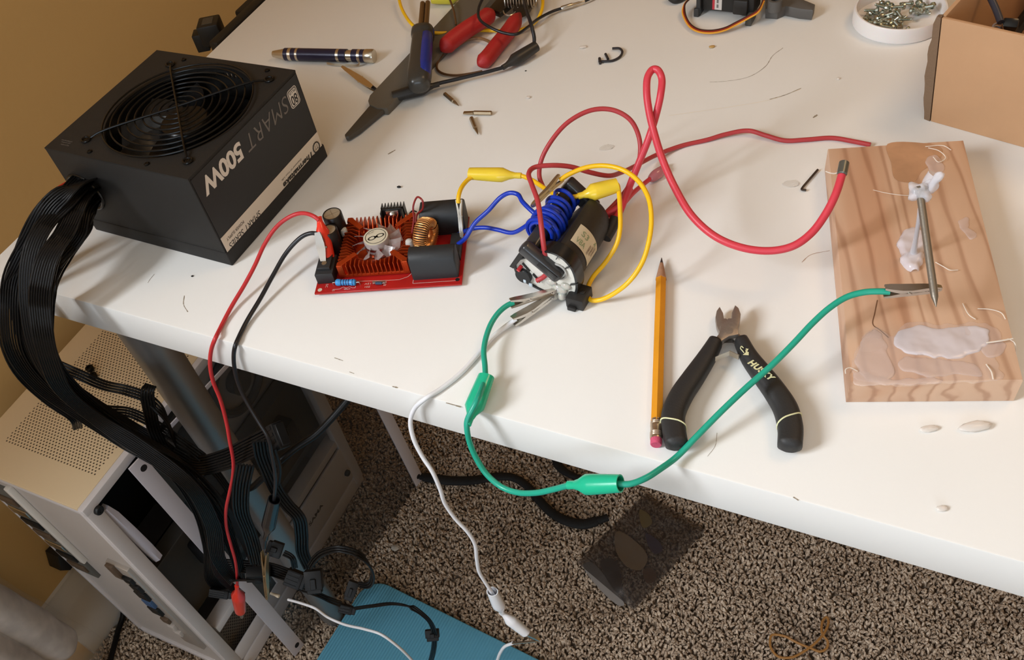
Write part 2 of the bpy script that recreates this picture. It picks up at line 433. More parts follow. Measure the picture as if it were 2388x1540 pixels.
ptext('Thermaltake', 0.081, 0.1255, 0.0126, 0.0178, INK, strip, bold=0.04, shear=0.2, y=FY-0.00036)
ptext('Diamond of Your Life', 0.0815, 0.1105, 0.0196, 0.0212, INK, strip, y=FY-0.00036)
ptext('SMART SERIES', 0.0055, 0.0475, 0.0125, 0.0178, INK, strip, shear=0.22, y=FY-0.00036)
ptext('POWER SUPPLY', 0.006, 0.0285, 0.0205, 0.0232, INK, strip, y=FY-0.00036)
# round emblem
mb = MB(); c = V((0.1318, FY-0.0005, 0.0168))
mb.torus(c, (0, 1, 0), 0.0043, 0.0005, 32, 6)
for k in range(14):
    a = 2*PI*k/14; dv = V((math.cos(a), 0, math.sin(a))); pv = V((-math.sin(a), 0, math.cos(a)))
    mb.add([c+dv*0.0044-pv*0.0004, c+dv*0.0044+pv*0.0004, c+dv*0.0055+pv*0.0006], [(0, 1, 2)])
mb.build('emblem', INK, strip)
ptext('TT', 0.1294, 0.1342, 0.0148, 0.0186, INK, strip, y=FY-0.00036, shear=0.15)
# efficiency badge
def rrect(x0, x1, z0, z1, r, n=5):
    P = []
    for cx, cz, a in ((x1-r, z1-r, 0), (x0+r, z1-r, PI/2), (x0+r, z0+r, PI), (x1-r, z0+r, 1.5*PI)):
        for i in range(n+1): P.append((cx+r*math.cos(a+PI/2*i/n), cz+r*math.sin(a+PI/2*i/n)))
    return P
def plate(P, y, m, par, name):
    mb = MB(); mb.add([(x, y, z) for x, z in P], [tuple(range(len(P)))]); return mb.build(name, m, par, smooth=False)
bx0, bx1, bz0, bz1 = 0.1212, 0.1338, 0.0612, 0.0772
badge = plate(rrect(bx0, bx1, bz0, bz1, 0.0028), FY-0.00008, WHITEPRINT, side, 'badge')
plate(rrect(bx0+0.0007, bx1-0.0007, bz0+0.0007, bz1-0.0007, 0.0022), FY-0.00016, LAB, side, 'badge')
plate(rrect(bx0+0.0014, bx1-0.0014, bz0+0.0014, bz1-0.0014, 0.0017), FY-0.00024, WHITEPRINT, side, 'badge')
ptext('80', 0.1234, 0.1316, 0.0630, 0.0715, LAB, side, y=FY-0.0003, bold=0.02)
ptext('PLUS', 0.1236, 0.1314, 0.0728, 0.0752, LAB, side, y=FY-0.00036)
# tiny print on the far corner of the top
for i, (s, l) in enumerate((('www.thermaltake.com', 0.012), ('designed in USA', 0.010), ('made in China', 0.009))):
    text('lettering', s, PSU, (0.0115-i*0.0024, 0.142-0.002*i, h_+0.0001), (0, -1, 0), (1, 0, 0), l, 0.0016, GREY)
# cable exit on the x = 0 face
mb = MB(); ce = V((-0.0005, 0.131, 0.046))
mb.torus(ce, (1, 0, 0), 0.0165, 0.0016, 40, 8); mb.build('cable_grommet', BLKG, PSU)
mb = MB(); mb.lathe(ce + V((-0.0004, 0, 0)), (1, 0, 0), [(0, 0.016), (0.0003, 0.016)], 40); mb.build('cable_hole', mat('hole_black', (6, 6, 6), 0.9), PSU)

# ---------------- cables of the power supply
CAB = mat('cable_black_pvc', (19, 18, 18), 0.42, spec=0.25); PLUG = mat('plug_black_nylon', (17, 17, 18), 0.5, spec=0.35)
E0 = PSU.matrix_world.copy()
EX = lambda dy, dz: Matrix.LocRotScale(PSU.location, PSU.rotation_euler, None) @ (ce + V((0.012, dy, dz)))
def cable(pts, ns, r, wd=None, name='cable', spread=1.0, res=6, n=6):
    mb = MB(); mb.ribbon(pts, ns, r, wd or VIEWSIDE, res=res, n=n, spread=spread); return mb.build(name, CAB, PSU, world=True, angle=60)
def wv(px, py):
    """direction that looks like (px, py) in the picture plane, in world terms, for the flat side of a ribbon"""
    return (RM @ V((px, -py, 0))).normalized()
VIEWSIDE = wv(1, 0)
def plug(parent, c, axis, side, L, Wd, T, name='plug', ribs=0):
    x = V(side); z = V(axis).normalized(); x = (x - z*x.dot(z)).normalized(); y = z.cross(x)
    M = Matrix((( x.x, y.x, z.x, c[0]), (x.y, y.y, z.y, c[1]), (x.z, y.z, z.z, c[2]), (0, 0, 0, 1)))
    mb = MB(); mb.box((-Wd/2, -T/2, -L/2), (Wd/2, T/2, L/2), 0.0008, 2, M)
    mb.box((-Wd*0.42, -T*0.38, L/2-0.001), (Wd*0.42, T*0.38, L/2+0.004), 0.0006, 1, M)
    mb.box((-Wd*0.16, T/2-0.0005, -L*0.1), (Wd*0.16, T/2+0.0022, L*0.45), 0.0005, 1, M)
    for k in range(ribs): mb.box((-Wd/2+Wd*(k+0.25)/ribs, -T/2-0.0006, -L*0.45), (-Wd/2+Wd*(k+0.75)/ribs, -T/2+0.0004, L*0.3), 0, 1, M)
    # bring into the parent's space
    return mb.build(name, PLUG, parent, world=True)
r8 = 0.00092
# six ribbons leaving the grommet, over the desk corner and down; y: world depth of the hanging part
def seq(first, rest): return [first] + rest
A_ = lambda x, y, v: Y(x, y, v)
def AB_(x, y, v):
    k = max(0.0, min(1.0, (y-1010)/80.0))*max(0.0, min(1.0, (1350-y)/50.0)); return Y(x+20*k, y, v)
rib = [
 (seq(EX(-0.006, 0.006), [AB_(172, 436, 0.048), AB_(118, 478, 0.03), AB_(72, 560, 0.01), AB_(28, 650, -0.012), AB_(22, 740, -0.03), AB_(38, 830, -0.04), AB_(98, 905, -0.04), AB_(180, 962, -0.035), AB_(270, 1020, -0.03), AB_(372, 1090, -0.03), AB_(440, 1180, -0.03), AB_(468, 1270, -0.03), AB_(500, 1360, -0.03), AB_(530, 1388, -0.03)]), 8, wv(1, -0.25)),
 (seq(EX(-0.002, 0.010), [AB_(168, 458, 0.046), AB_(120, 505, 0.025), AB_(84, 560, 0.004), AB_(66, 640, -0.016), AB_(70, 740, -0.034), AB_(92, 830, -0.045), AB_(140, 905, -0.045), AB_(215, 965, -0.04), AB_(310, 1035, -0.035), AB_(400, 1110, -0.035), AB_(460, 1200, -0.035), AB_(482, 1290, -0.035), AB_(520, 1350, -0.035), AB_(560, 1385, -0.033)]), 8, wv(1, 0.1)),
 (seq(EX(0.004, 0.0), [AB_(180, 476, 0.045), AB_(152, 540, 0.02), AB_(112, 600, -0.004), AB_(92, 690, -0.026), AB_(100, 780, -0.042), AB_(118, 850, -0.048), AB_(150, 915, -0.048), AB_(235, 985, -0.042), AB_(335, 1058, -0.04), AB_(420, 1130, -0.04), AB_(474, 1220, -0.04), AB_(496, 1310, -0.04), AB_(545, 1352, -0.04), AB_(590, 1352, -0.038)]), 9, wv(1, 0)),
 (seq(EX(-0.003, -0.006), [AB_(196, 488, 0.047), AB_(184, 545, 0.03), AB_(140, 600, 0.012), AB_(112, 660, -0.015), AB_(106, 740, -0.03), AB_(112, 820, -0.038), AB_(150, 890, -0.036), AB_(235, 955, -0.03), AB_(330, 1020, -0.028), AB_(418, 1085, -0.025), AB_(500, 1170, -0.022), AB_(545, 1260, -0.02), AB_(580, 1320, -0.02)]), 6, wv(0.8, 0.6)),
 (seq(EX(0.008, -0.004), [AB_(150, 462, 0.045), AB_(96, 512, 0.026), AB_(52, 600, 0.0), AB_(10, 690, -0.02), AB_(10, 790, -0.03), AB_(52, 880, -0.03), AB_(112, 935, -0.03), AB_(170, 975, -0.028), AB_(182, 1000, -0.026)]), 5, wv(1, -0.5)),
 (seq(EX(0.0, -0.008), [AB_(205, 500, 0.05), AB_(205, 530, 0.04), AB_(168, 580, 0.02), AB_(128, 630, 0.0), AB_(122, 690, -0.015), AB_(110, 770, -0.02), AB_(118, 850, -0.02), AB_(180, 925, -0.018), AB_(280, 990, -0.014), AB_(360, 1060, -0.012), AB_(430, 1110, -0.01), AB_(520, 1215, -0.01), AB_(560, 1290, -0.01)]), 4, wv(0.7, 0.7)),

 (seq(EX(0.006, 0.008), [AB_(160, 446, 0.05), AB_(104, 492, 0.034), AB_(58, 575, 0.014), AB_(36, 660, -0.008), AB_(48, 750, -0.026), AB_(74, 835, -0.034), AB_(130, 915, -0.034), AB_(230, 990, -0.026), AB_(338, 1060, -0.024), AB_(408, 1130, -0.024), AB_(454, 1216, -0.024), AB_(470, 1295, -0.024), AB_(496, 1365, -0.024), AB_(520, 1385, -0.024)]), 8, wv(1, 0.35)),
 (seq(EX(-0.008, 0.0), [AB_(190, 470, 0.048), AB_(162, 530, 0.026), AB_(126, 590, 0.004), AB_(104, 680, -0.02), AB_(104, 770, -0.036), AB_(126, 850, -0.04), AB_(190, 925, -0.036), AB_(290, 1005, -0.03), AB_(380, 1075, -0.028), AB_(440, 1140, -0.026), AB_(498, 1225, -0.026), AB_(530, 1300, -0.026), AB_(560, 1352, -0.026)]), 7, wv(0.9, -0.3)),
 (seq(EX(0.002, -0.009), [AB_(208, 492, 0.05), AB_(192, 540, 0.038), AB_(156, 592, 0.02), AB_(124, 650, -0.004), AB_(116, 730, -0.02), AB_(120, 810, -0.028), AB_(152, 880, -0.026), AB_(226, 940, -0.02), AB_(318, 1000, -0.014), AB_(400, 1062, -0.012), AB_(470, 1140, -0.012), AB_(520, 1240, -0.012), AB_(548, 1330, -0.012)]), 6, wv(0.5, 0.8)),
]
cabs = [cable(p, ns, r8, w) for p, ns, w in rib]
# flat side branches
FL = 0.00125
cable([A_(112, 842, -0.01), A_(180, 872, -0.008), A_(240, 898, -0.005), A_(300, 912, -0.002), A_(345, 930, 0.002), A_(380, 965, 0.0), A_(405, 1020, -0.004), A_(450, 1085, -0.008)], 4, FL, wv(0.2, 1), 'flat_cable')
cable([A_(225, 955, -0.01), A_(262, 958, -0.008), A_(300, 962, -0.004), A_(352, 985, -0.002), A_(420, 1030, -0.004), A_(480, 1075, -0.008), A_(560, 1180, -0.01)], 4, FL, wv(0.1, 1), 'flat_cable')
cable([A_(352, 898, 0.008), A_(344, 912, 0.002), A_(350, 960, -0.004), A_(362, 1010, -0.01), A_(392, 1060, -0.014), A_(450, 1120, -0.016)], 5, FL, wv(1, -0.2), 'flat_cable')
c1 = cable([A_(400, 1058, -0.015), A_(450, 1084, -0.014), A_(520, 1074, -0.012), A_(575, 1048, -0.01), A_(625, 1024, -0.008)], 8, 0.0012, wv(0.25, 1), 'flat_cable')
plug(c1, A_(648, 1018, -0.007), A_(660, 1010, -0.007)-A_(630, 1026, -0.007), wv(0.35, 1), 0.014, 0.022, 0.010, ribs=4)
cable([A_(812, 932, 0.06), A_(775, 975, 0.045), A_(735, 1015, 0.03), A_(690, 1045, 0.015), A_(650, 1078, 0.0), A_(610, 1118, -0.01), A_(575, 1140, -0.015), A_(540, 1125, -0.018)], 1, 0.0032, None, 'round_cable', n=12)
cable([A_(606, 1030, -0.02), A_(612, 1064, -0.02), A_(628, 1105, -0.02), A_(646, 1145, -0.02), A_(672, 1180, -0.02), A_(695, 1205, -0.02), A_(703, 1245, -0.02), A_(706, 1290, -0.02), A_(722, 1325, -0.02)], 5, 0.0013, wv(1, -0.2), 'flat_cable')
cable([A_(640, 1046, -0.018), A_(652, 1090, -0.018), A_(650, 1120, -0.018), A_(640, 1150, -0.018)], 1, 0.0018, None, 'round_cable', n=8)
c2 = cable([A_(572, 1085, -0.03), A_(562, 1140, -0.03), A_(563, 1195, -0.03), A_(580, 1240, -0.03), A_(592, 1280, -0.03), A_(600, 1315, -0.03)], 6, 0.0013, wv(1, 0), 'flat_cable')
plug(c2, A_(603, 1340, -0.03), A_(606, 1360, -0.03)-A_(600, 1315, -0.03), wv(1, -0.1), 0.021, 0.026, 0.012, ribs=5)
c3 = cable([A_(515, 1318, -0.02), A_(570, 1322, -0.02), A_(630, 1328, -0.02), A_(672, 1342, -0.02)], 6, 0.0013, wv(0.1, 1), 'flat_cable')
plug(c3, A_(686, 1350, -0.02), wv(0.9, 0.35), wv(-0.3, 1), 0.018, 0.018, 0.012, ribs=4)
plug(c3, A_(732, 1352, -0.024), wv(0.1, 1), wv(1, -0.1), 0.020, 0.018, 0.013, ribs=4)
plug(cabs[0], A_(512, 1384, -0.036), wv(1, 0.15), wv(-0.15, 1), 0.024, 0.010, 0.012, ribs=4)
c4 = cable([A_(662, 1290, -0.016), A_(680, 1300, -0.016), A_(688, 1325, -0.018)], 3, 0.0011, wv(1, -0.4), 'flat_cable')
plug(c4, A_(645, 1282, -0.016), wv(-1, -0.35), wv(-0.4, 1), 0.012, 0.016, 0.008, ribs=3)
c5 = cable([A_(722, 1322, -0.024), A_(735, 1303, -0.022), A_(756, 1288, -0.02), A_(790, 1281, -0.016), A_(822, 1287, -0.012), A_(848, 1303, -0.01), A_(866, 1328, -0.008), A_(868, 1352, -0.008), A_(858, 1366, -0.008), A_(838, 1365, -0.008)], 3, 0.0012, wv(0.5, 1), 'flat_cable')
plug(c5, A_(820, 1374, -0.008), wv(-0.35, 1), wv(1, 0.3), 0.017, 0.011, 0.008, ribs=3)
c6 = cable([A_(700, 1372, -0.014), A_(735, 1384, -0.01), A_(765, 1398, -0.004), A_(795, 1410, 0.0)], 3, 0.0012, wv(0.3, 1), 'flat_cable')
plug(c6, A_(806, 1421, 0.002), wv(1, 0.25), wv(-0.3, 1), 0.016, 0.010, 0.008, ribs=3)
c7 = cable([A_(826, 1420, 0.002), A_(868, 1414, 0.006), A_(922, 1409, 0.01), A_(962, 1418, 0.012), A_(995, 1442, 0.012), A_(1010, 1466, 0.012), A_(1013, 1500, 0.010), A_(1004, 1545, 0.006), A_(990, 1580, 0.0)], 3, 0.0011, wv(1, 0.3), 'flat_cable')
plug(c7, A_(1008, 1478, 0.012), wv(0.1, 1), wv(1, 0.1), 0.009, 0.016, 0.007, ribs=3)
# ================================================================ driver board (local x along the near edge, y away from the viewer)
HB = 0.0022
BO = D(733, 685, HB+0.0016); BYAW = 0.36331453
BRD = thing('circuit_board', 'small red driver circuit board with an orange finned heatsink beside the black power supply', 'circuit board', (BO.x, BO.y, ZD), BYAW)
MM = 0.001; ZB = HB+0.0016
PCBR = mat('pcb_red', (176, 30, 28), 0.35, var=0.1, vscale=60)
BW, BD = 0.111, 0.0725
mb = MB(); mb.box((0, 0, HB), (BW, BD, ZB), 0.0002, 1); pcb = mb.build('pcb', PCBR, BRD)
SILK = mat('silkscreen_white', (214, 190, 184), 0.6)
for x, y in ((0.012, 0.014), (BW-0.012, 0.014), (0.012, BD-0.012), (BW-0.012, BD-0.012)):
    mb = MB(); mb.cyl((x, y, -0.0), (x, y, HB+0.0003), 0.0026, n=12); mb.build('standoff', mat('nylon_white', (196, 192, 186), 0.5), BRD)
mb = MB(); mb.lathe((0.0037, 0.0034, ZB), (0, 0, 1), [(0, 0.0017), (0.00012, 0.0017)], 20); mb.build('mounting_hole', mat('hole_showing_desk', (206, 196, 178), 0.6), pcb)
mb = MB(); mb.lathe((BW-0.0035, 0.0045, ZB), (0, 0, 1), [(0, 0.0016), (0.00012, 0.0016)], 20); mb.build('mounting_hole', mat('hole_black', (6, 6, 6), 0.9), pcb)
def silk(s, x, y, w, h, right=(1, 0, 0), up=(0, 1, 0)): text('lettering', s, pcb, (x, y, ZB), right, up, w, h, SILK, ext=0.00015)
silk('12V', 0.0418, 0.0055, -0.0052, -0.0018) if False else silk('12V', 0.0425, 0.0072, 0.0048, 0.0017, (-1, 0, 0), (0, -1, 0))
silk('ZD1', 0.0425, 0.0040, 0.0042, 0.0017, (-1, 0, 0), (0, -1, 0))
silk('470R', 0.0275, 0.0030, 0.0052, 0.0014, (-1, 0, 0), (0, -1, 0)); silk('R1', 0.0135, 0.0030, 0.0018, 0.0022, (0, -1, 0), (1, 0, 0)); silk('DC', 0.0075, 0.0088, 0.0034, 0.0018, (0, -1, 0), (1, 0, 0))
silk('R2', 0.0525, 0.0075, 0.0045, 0.0018, (0, -1, 0), (1, 0, 0))
def trace(pts, r=0.00018):
    mb = MB(); P = [V((x, y, ZB+0.0001)) for x, y in pts]
    for i in range(len(P)-1):
        d = (P[i+1]-P[i]).normalized(); s = d.cross(V((0, 0, 1)))*r
        mb.add([P[i]-s, P[i]+s, P[i+1]+s, P[i+1]-s], [(0, 1, 2, 3)])
    mb.build('silkscreen_line', SILK, pcb, smooth=False)
trace([(0.0745, 0.0035), (0.1085, 0.0035), (0.1085, 0.006)]); trace([(0.0745, 0.0035), (0.0745, 0.007)])
trace([(0.031, 0.0098), (0.056, 0.0085), (0.064, 0.0085), (0.07, 0.011), (0.073, 0.015)])
trace([(0.0155, 0.0028), (0.019, 0.0028), (0.0215, 0.0048), (0.024, 0.0034), (0.0265, 0.0046), (0.029, 0.0032), (0.031, 0.0032), (0.031, 0.005)])
# terminal block
TB = mat('terminal_black', (40, 40, 42), 0.5)
mb = MB(); pr = [(0.0100, ZB), (0.0100, ZB+0.0075), (0.0115, ZB+0.0105), (0.0150, ZB+0.0105)]
mb.bprism([(0.0, 0), (0.0135, 0), (0.0135, 0.0205), (0.0, 0.0205)], 0, 0.0098, 0.0004, Matrix.Translation((0.0012, 0.0095, ZB)))
mb.bprism([(0.002, 0.004), (0.0115, 0.004), (0.0115, 0.0195), (0.002, 0.0195)], 0.0095, 0.0125, 0.0004, Matrix.Translation((0.0012, 0.0095, ZB)))
term = mb.build('terminal_block', TB, BRD)
for k in range(2):
    mb = MB(); mb.lathe((0.008, 0.0185+k*0.0075, ZB+0.0124), (0, 0, 1), [(0, 0.002), (0.0004, 0.002), (0.0005, 0.0001)], 16); mb.build('terminal_screw', STEEL, term)
# blue resistor with bands
RB = mat('resistor_blue', (58, 142, 206), 0.4); RBD = mat('resistor_band', (26, 48, 96), 0.45); LEAD = mat('tinned_lead', (190, 184, 178), 0.35, 0.9)
mb = MB(); a = V((0.0158, 0.0075, ZB+0.0026)); b = V((0.0318, 0.0062, ZB+0.0026)); L = (b-a).length
mb.lathe(a, b-a, [(0, 0.0008), (0.0004, 0.002), (0.0014, 0.0026), (0.003, 0.0026), (0.004, 0.00228), (L-0.004, 0.00228), (L-0.003, 0.0026), (L-0.0014, 0.0026), (L-0.0004, 0.002), (L, 0.0008)], 24)
res = mb.build('resistor', RB, BRD)
for t, w in ((0.0045, 0.0008), (0.0066, 0.0008), (0.0085, 0.0008), (0.0104, 0.0008), (0.0136, 0.0006)):
    mb = MB(); u = (b-a).normalized(); rr = 0.00235 if 0.0035 < t < L-0.0035 else 0.00265; mb.lathe(a+u*t, u, [(0, rr), (w, rr)], 24, cap=False); mb.build('colour_band', RBD, res)
mb = MB(); mb.tube([a+V((-0.0022, 0, -0.003)), a+V((-0.0022, 0, -0.0002)), a], 0.0004, 6); mb.tube([b, b+V((0.0022, 0, -0.0002)), b+V((0.0026, 0, -0.003))], 0.0004, 6); mb.build('lead', LEAD, res)
# small diode
mb = MB(); a = V((0.0465, 0.0052, ZB+0.0013)); b = V((0.0515, 0.0048, ZB+0.0013)); mb.cyl(a, b, 0.00115, n=16, bev=0.0002); dio = mb.build('diode', mat('diode_glass', (52, 74, 96), 0.2), BRD)
mb = MB(); mb.tube([a-V((0.002, 0, 0.001)), a-V((0.0018, 0, 0)), a], 0.0003, 6); mb.tube([b, b+V((0.0018, 0, 0)), b+V((0.002, 0, -0.001))], 0.0003, 6); mb.build('lead', LEAD, dio)
mb = MB(); mb.box((0.0435, 0.0066, ZB), (0.053, 0.0082, ZB+0.0006)); mb.build('solder_joint', LEAD, BRD)
# heatsink: base, solid corners, four banks of fins, round well with a clear fan
COP = mat('heatsink_copper_orange', (196, 78, 34), 0.34, 0.75)
hx, hy = 0.0448, 0.0405; hs = 0.0268; z0 = ZB+0.001; zf = ZB+0.0125
mb = MB(); mb.box((hx-hs, hy-hs, z0), (hx+hs, hy+hs, z0+0.0025), 0.0003)
rw = 0.0185
def fin(cx, cy, dx, dy, L, z1, slope):
    # thin upright plate from the edge inward, its inner top corner cut away like a fan well
    t = 0.00036; d = V((dx, dy, 0)); n = V((-dy, dx, 0))*t; o = V((cx, cy, 0))
    P = [(0, z0), (0, z1), (L*slope, z1+0.0006), (L, z1-0.0045), (L, z0)]
    mb.loft([[o+d*a+n+V((0, 0, z)) for a, z in P], [o+d*a-n+V((0, 0, z)) for a, z in P]])
NF = 15
for k in range(NF):
    off = (k-(NF-1)/2)*0.00325
    if abs(off) > hs-0.004: continue
    Lr = hs - math.sqrt(max(rw*rw-off*off, 0)) if abs(off) < rw else (hs-abs(off))*0.82
    Lr = max(Lr, 0.003)
    for dx, dy in ((0, 1), (0, -1), (1, 0), (-1, 0)):
        cx, cy = hx-dx*hs + (off if dx == 0 else 0), hy-dy*hs + (off if dy == 0 else 0)
        fin(cx, cy, dx, dy, Lr, zf, 0.45)
for sx in (-1, 1):
    for sy in (-1, 1):
        P = [(hx+sx*hs, hy+sy*hs), (hx+sx*(hs), hy+sy*(hs-0.0035)), (hx+sx*0.0152, hy+sy*0.0125), (hx+sx*0.0125, hy+sy*0.0152), (hx+sx*(hs-0.0035), hy+sy*hs)]
        mb.bprism(P if sx*sy > 0 else P[::-1], z0, zf+0.0004, 0.0003)
sink = mb.build('heatsink', COP, BRD, angle=20)
CLR = mat('clear_plastic', (226, 214, 210), 0.12, trans=0.75, ior=1.3)
hub0 = V((0.0456, 0.0385, z0+0.003))
mb = MB(); mb.lathe(hub0, (0, 0, 1), [(0, 0.0098), (0.0118, 0.0098), (0.0128, 0.0092)], 40); hub = mb.build('fan_hub', mat('fan_hub_clear', (190, 176, 172), 0.15, trans=0.3), BRD)
mb = MB(); mb.lathe(hub0+V((0, 0, 0.0006)), (0, 0, 1), [(0, 0.01), (0.003, 0.01)], 40, cap=False); mb.lathe(hub0+V((0, 0, 0.006)), (0, 0, 1), [(0, 0.0101), (0.0022, 0.0101)], 40, cap=False); mb.build('metal_band', STEEL, hub)
lz = hub0.z+0.0129
mb = MB(); mb.lathe((hub0.x, hub0.y, lz-0.0002), (0, 0, 1), [(0, 0.0094), (0.0004, 0.0094)], 48); lab = mb.build('hub_label', mat('label_cream', (208, 200, 178), 0.5), hub)
def flat_ring(c, R, r, sx=1, sy=1, rot=0, m=None, par=None, name='printed_mark', n=48):
    mb = MB(); vs = []; fs = []
    for k in range(n):
        a = 2*PI*k/n
        for q in (R-r, R+r):
            x, y = q*math.cos(a)*sx, q*math.sin(a)*sy; vs.append(V((c[0]+x*math.cos(rot)-y*math.sin(rot), c[1]+x*math.sin(rot)+y*math.cos(rot), c[2])))
    for k in range(n): j = (k+1) % n; fs.append((2*k, 2*k+1, 2*j+1, 2*j))
    mb.add(vs, fs); return mb.build(name, m, par, smooth=False)
LZ = lz+0.0004
flat_ring((hub0.x, hub0.y, LZ), 0.0078, 0.0002, m=INK, par=lab)
ra = math.radians(24)
for s in (-1, 1):
    c = (hub0.x+s*0.0032*math.cos(ra)*1.0+0.0004, hub0.y+s*0.0032*math.sin(ra)*1.0-0.0006, LZ)
    flat_ring(c, 0.0024, 0.00045, 1.15, 0.72, ra+0.25*s*0, INK, lab)
mb = MB(); c = V((hub0.x+0.0004, hub0.y-0.0006, LZ)); u = V((math.cos(ra), math.sin(ra), 0)); v = V((-u.y, u.x, 0))
mb.add([c-u*0.0014-v*0.0009, c+u*0.0014-v*0.0009, c+u*0.0014+v*0.0009, c-u*0.0014+v*0.0009], [(0, 1, 2, 3)]); mb.build('printed_mark', INK, lab, smooth=False)
text('lettering', '40 12V', lab, (hub0.x-0.0058, hub0.y+0.0020, LZ), (math.cos(0.6), math.sin(0.6), 0), (-math.sin(0.6), math.cos(0.6), 0), 0.005, 0.0014, GREY)
for k in range(11):
    a0 = 2*PI*k/11; mb = MB(); A = []; B = []
    for i in range(6):
        r = 0.0097+0.0092*i/5; a = a0+0.18*i/5; b = a+0.40
        A.append(V((hub0.x+r*math.cos(a), hub0.y+r*math.sin(a), hub0.z+0.004))); B.append(V((hub0.x+r*math.cos(b), hub0.y+r*math.sin(b), hub0.z+0.0098)))
    th = V((0, 0, 0.0005)); m_ = 6
    for i in range(m_-1): pass
    ringA = [A[i] for i in range(m_)] + [B[i] for i in range(m_-1, -1, -1)]
    mb.loft([ringA, [p+th for p in ringA]]); mb.build('fan_blade', CLR, hub, smooth=False)
# nylon screws
NY = mat('nylon_white', (196, 192, 186), 0.5)
for x, y in ((0.0168, 0.0535), (0.0708, 0.0345)):
    mb = MB(); mb.lathe((x, y, zf-0.004), (0, 0, 1), [(0, 0.0031), (0.0035, 0.0031), (0.0055, 0.0025), (0.0063, 0.0012), (0.0065, 0.0001)], 20); mb.build('nylon_screw', NY, BRD)
# electrolytic capacitors with scored silver tops
SL = mat('capacitor_sleeve', (30, 26, 26), 0.35); CT = mat('capacitor_top', (190, 178, 156), 0.4, 0.6)
for x, y, r, hh in ((0.0108, 0.0575, 0.0076, 0.0265), (0.0100, 0.0425, 0.0068, 0.0240)):
    mb = MB(); mb.lathe((x, y, ZB), (0, 0, 1), [(0, r), (0.002, r), (0.0024, r-0.0003), (0.003, r), (hh-0.0008, r), (hh, r-0.0006), (hh, r-0.0012)], 32, cap=False); cp = mb.build('capacitor', SL, BRD)
    mb = MB(); mb.lathe((x, y, ZB+hh-0.0008), (0, 0, 1), [(0, r-0.001), (0.0003, r-0.001)], 32); mb.build('capacitor_top', CT, cp)
    mb = MB()
    for a in (0.5, 0.5+PI/2): mb.box((-r+0.0016, -0.0002, 0), (r-0.0016, 0.0002, 0.0001), 0, 1, Matrix.Translation((x, y, ZB+hh-0.0005)) @ Matrix.Rotation(a, 4, 'Z'))
    mb.build('vent_score', LEAD, cp)
    mb = MB()
    for k in range(5): 
        a = 3.9+0.06*(k % 2); zz = ZB+hh*0.35+k*0.0022
        mb.lathe((x+ (r+0.0001)*math.cos(a), y+(r+0.0001)*math.sin(a), zz), (math.cos(a), math.sin(a), 0), [(0, 0.0006), (0.0001, 0.0006)], 8)
    mb.build('printed_mark', WHITEPRINT, cp)
# two black film capacitors with chamfered tops
FC = mat('film_capacitor_black', (40, 41, 43), 0.5, bump=0.1, bscale=800)
def film(x0, x1, y0, y1, hh):
    mb = MB(); P = [(y0, 0), (y1, 0), (y1, hh-0.003), (y1-0.003, hh), (y0+0.0045, hh), (y0, hh-0.0045)]
    M = Matrix(((0, 0, 1, 0), (1, 0, 0, 0), (0, 1, 0, ZB), (0, 0, 0, 1)))
    mb.bprism(P, x0, x1, 0.0012, M, seg=3)
    return mb.build('film_capacitor', FC, BRD, angle=50)
film(0.0742, 0.1085, 0.0068, 0.0215, 0.0222); film(0.0772, 0.1108, 0.0535, 0.0705, 0.0222)
# copper toroid: core and wound turns
COPW = mat('copper_enamel', (228, 164, 100), 0.34, 0.75)
tc = V((0.0830, 0.0405, ZB+0.0135)); R0, a_, b_ = 0.0088, 0.0037, 0.0052; yaw_t = -0.30
ax = V((math.cos(yaw_t), math.sin(yaw_t), 0)); ux, uy, _ = frame(ax)
mb = MB(); rings = []
for i in range(40):
    t = 2*PI*i/40; rd = ux*math.cos(t)+uy*math.sin(t)
    rings.append([tc + rd*(R0+ (a_-0.0006)*math.cos(2*PI*k/12)) + ax*((b_-0.0006)*math.sin(2*PI*k/12)) for k in range(12)])
mb.loft(rings, closed=True); tor = mb.build('toroid_core', mat('toroid_core_black', (50, 34, 24), 0.6), BRD)
mb = MB(); NT = 42; pts = []
for i in range(NT*14+1):
    s_ = i/14; t = 0.3 + 2*PI*s_/NT*0.97; k = 2*PI*s_; rd = ux*math.cos(t)+uy*math.sin(t)
    q = abs(math.cos(k))**0.6*math.copysign(1, math.cos(k)); w = abs(math.sin(k))**0.6*math.copysign(1, math.sin(k))
    pts.append(tc + rd*(R0+a_*q) + ax*(b_*w))
mb.tube(pts, 0.00052, 8, raw=True); mb.build('copper_winding', COPW, tor)
# small black finned heatsink with a transistor tab at the back
mb = MB(); bx, by = 0.0535, 0.0675
mb.box((bx-0.0085, by+0.0015, ZB), (bx+0.0085, by+0.0035, ZB+0.0165), 0.0002)
for k in range(8): x = bx-0.0085+k*0.0172/7; mb.prism([(x-0.0004, by+0.003), (x+0.0004, by+0.003), (x+0.0002, by+0.0095), (x-0.0002, by+0.0095)], ZB, ZB+0.0165)
mb.box((bx-0.0085, by-0.003, ZB), (bx-0.0075, by+0.003, ZB+0.0165)); mb.box((bx+0.0075, by-0.003, ZB), (bx+0.0085, by+0.003, ZB+0.0165))
bhs = mb.build('rear_heatsink', BLK, BRD, smooth=False)
mb = MB(); mb.box((bx-0.005, by+0.0002, ZB+0.003), (bx+0.005, by+0.0014, ZB+0.0155), 0.0002); tr = mb.build('transistor_tab', STEEL, bhs)
mb = MB(); mb.lathe((bx, by, ZB+0.0118), (0, -1, 0), [(0, 0.0027), (0.0012, 0.0027), (0.002, 0.0018), (0.002, 0.0001)], 20); mb.build('screw', STEEL, bhs)
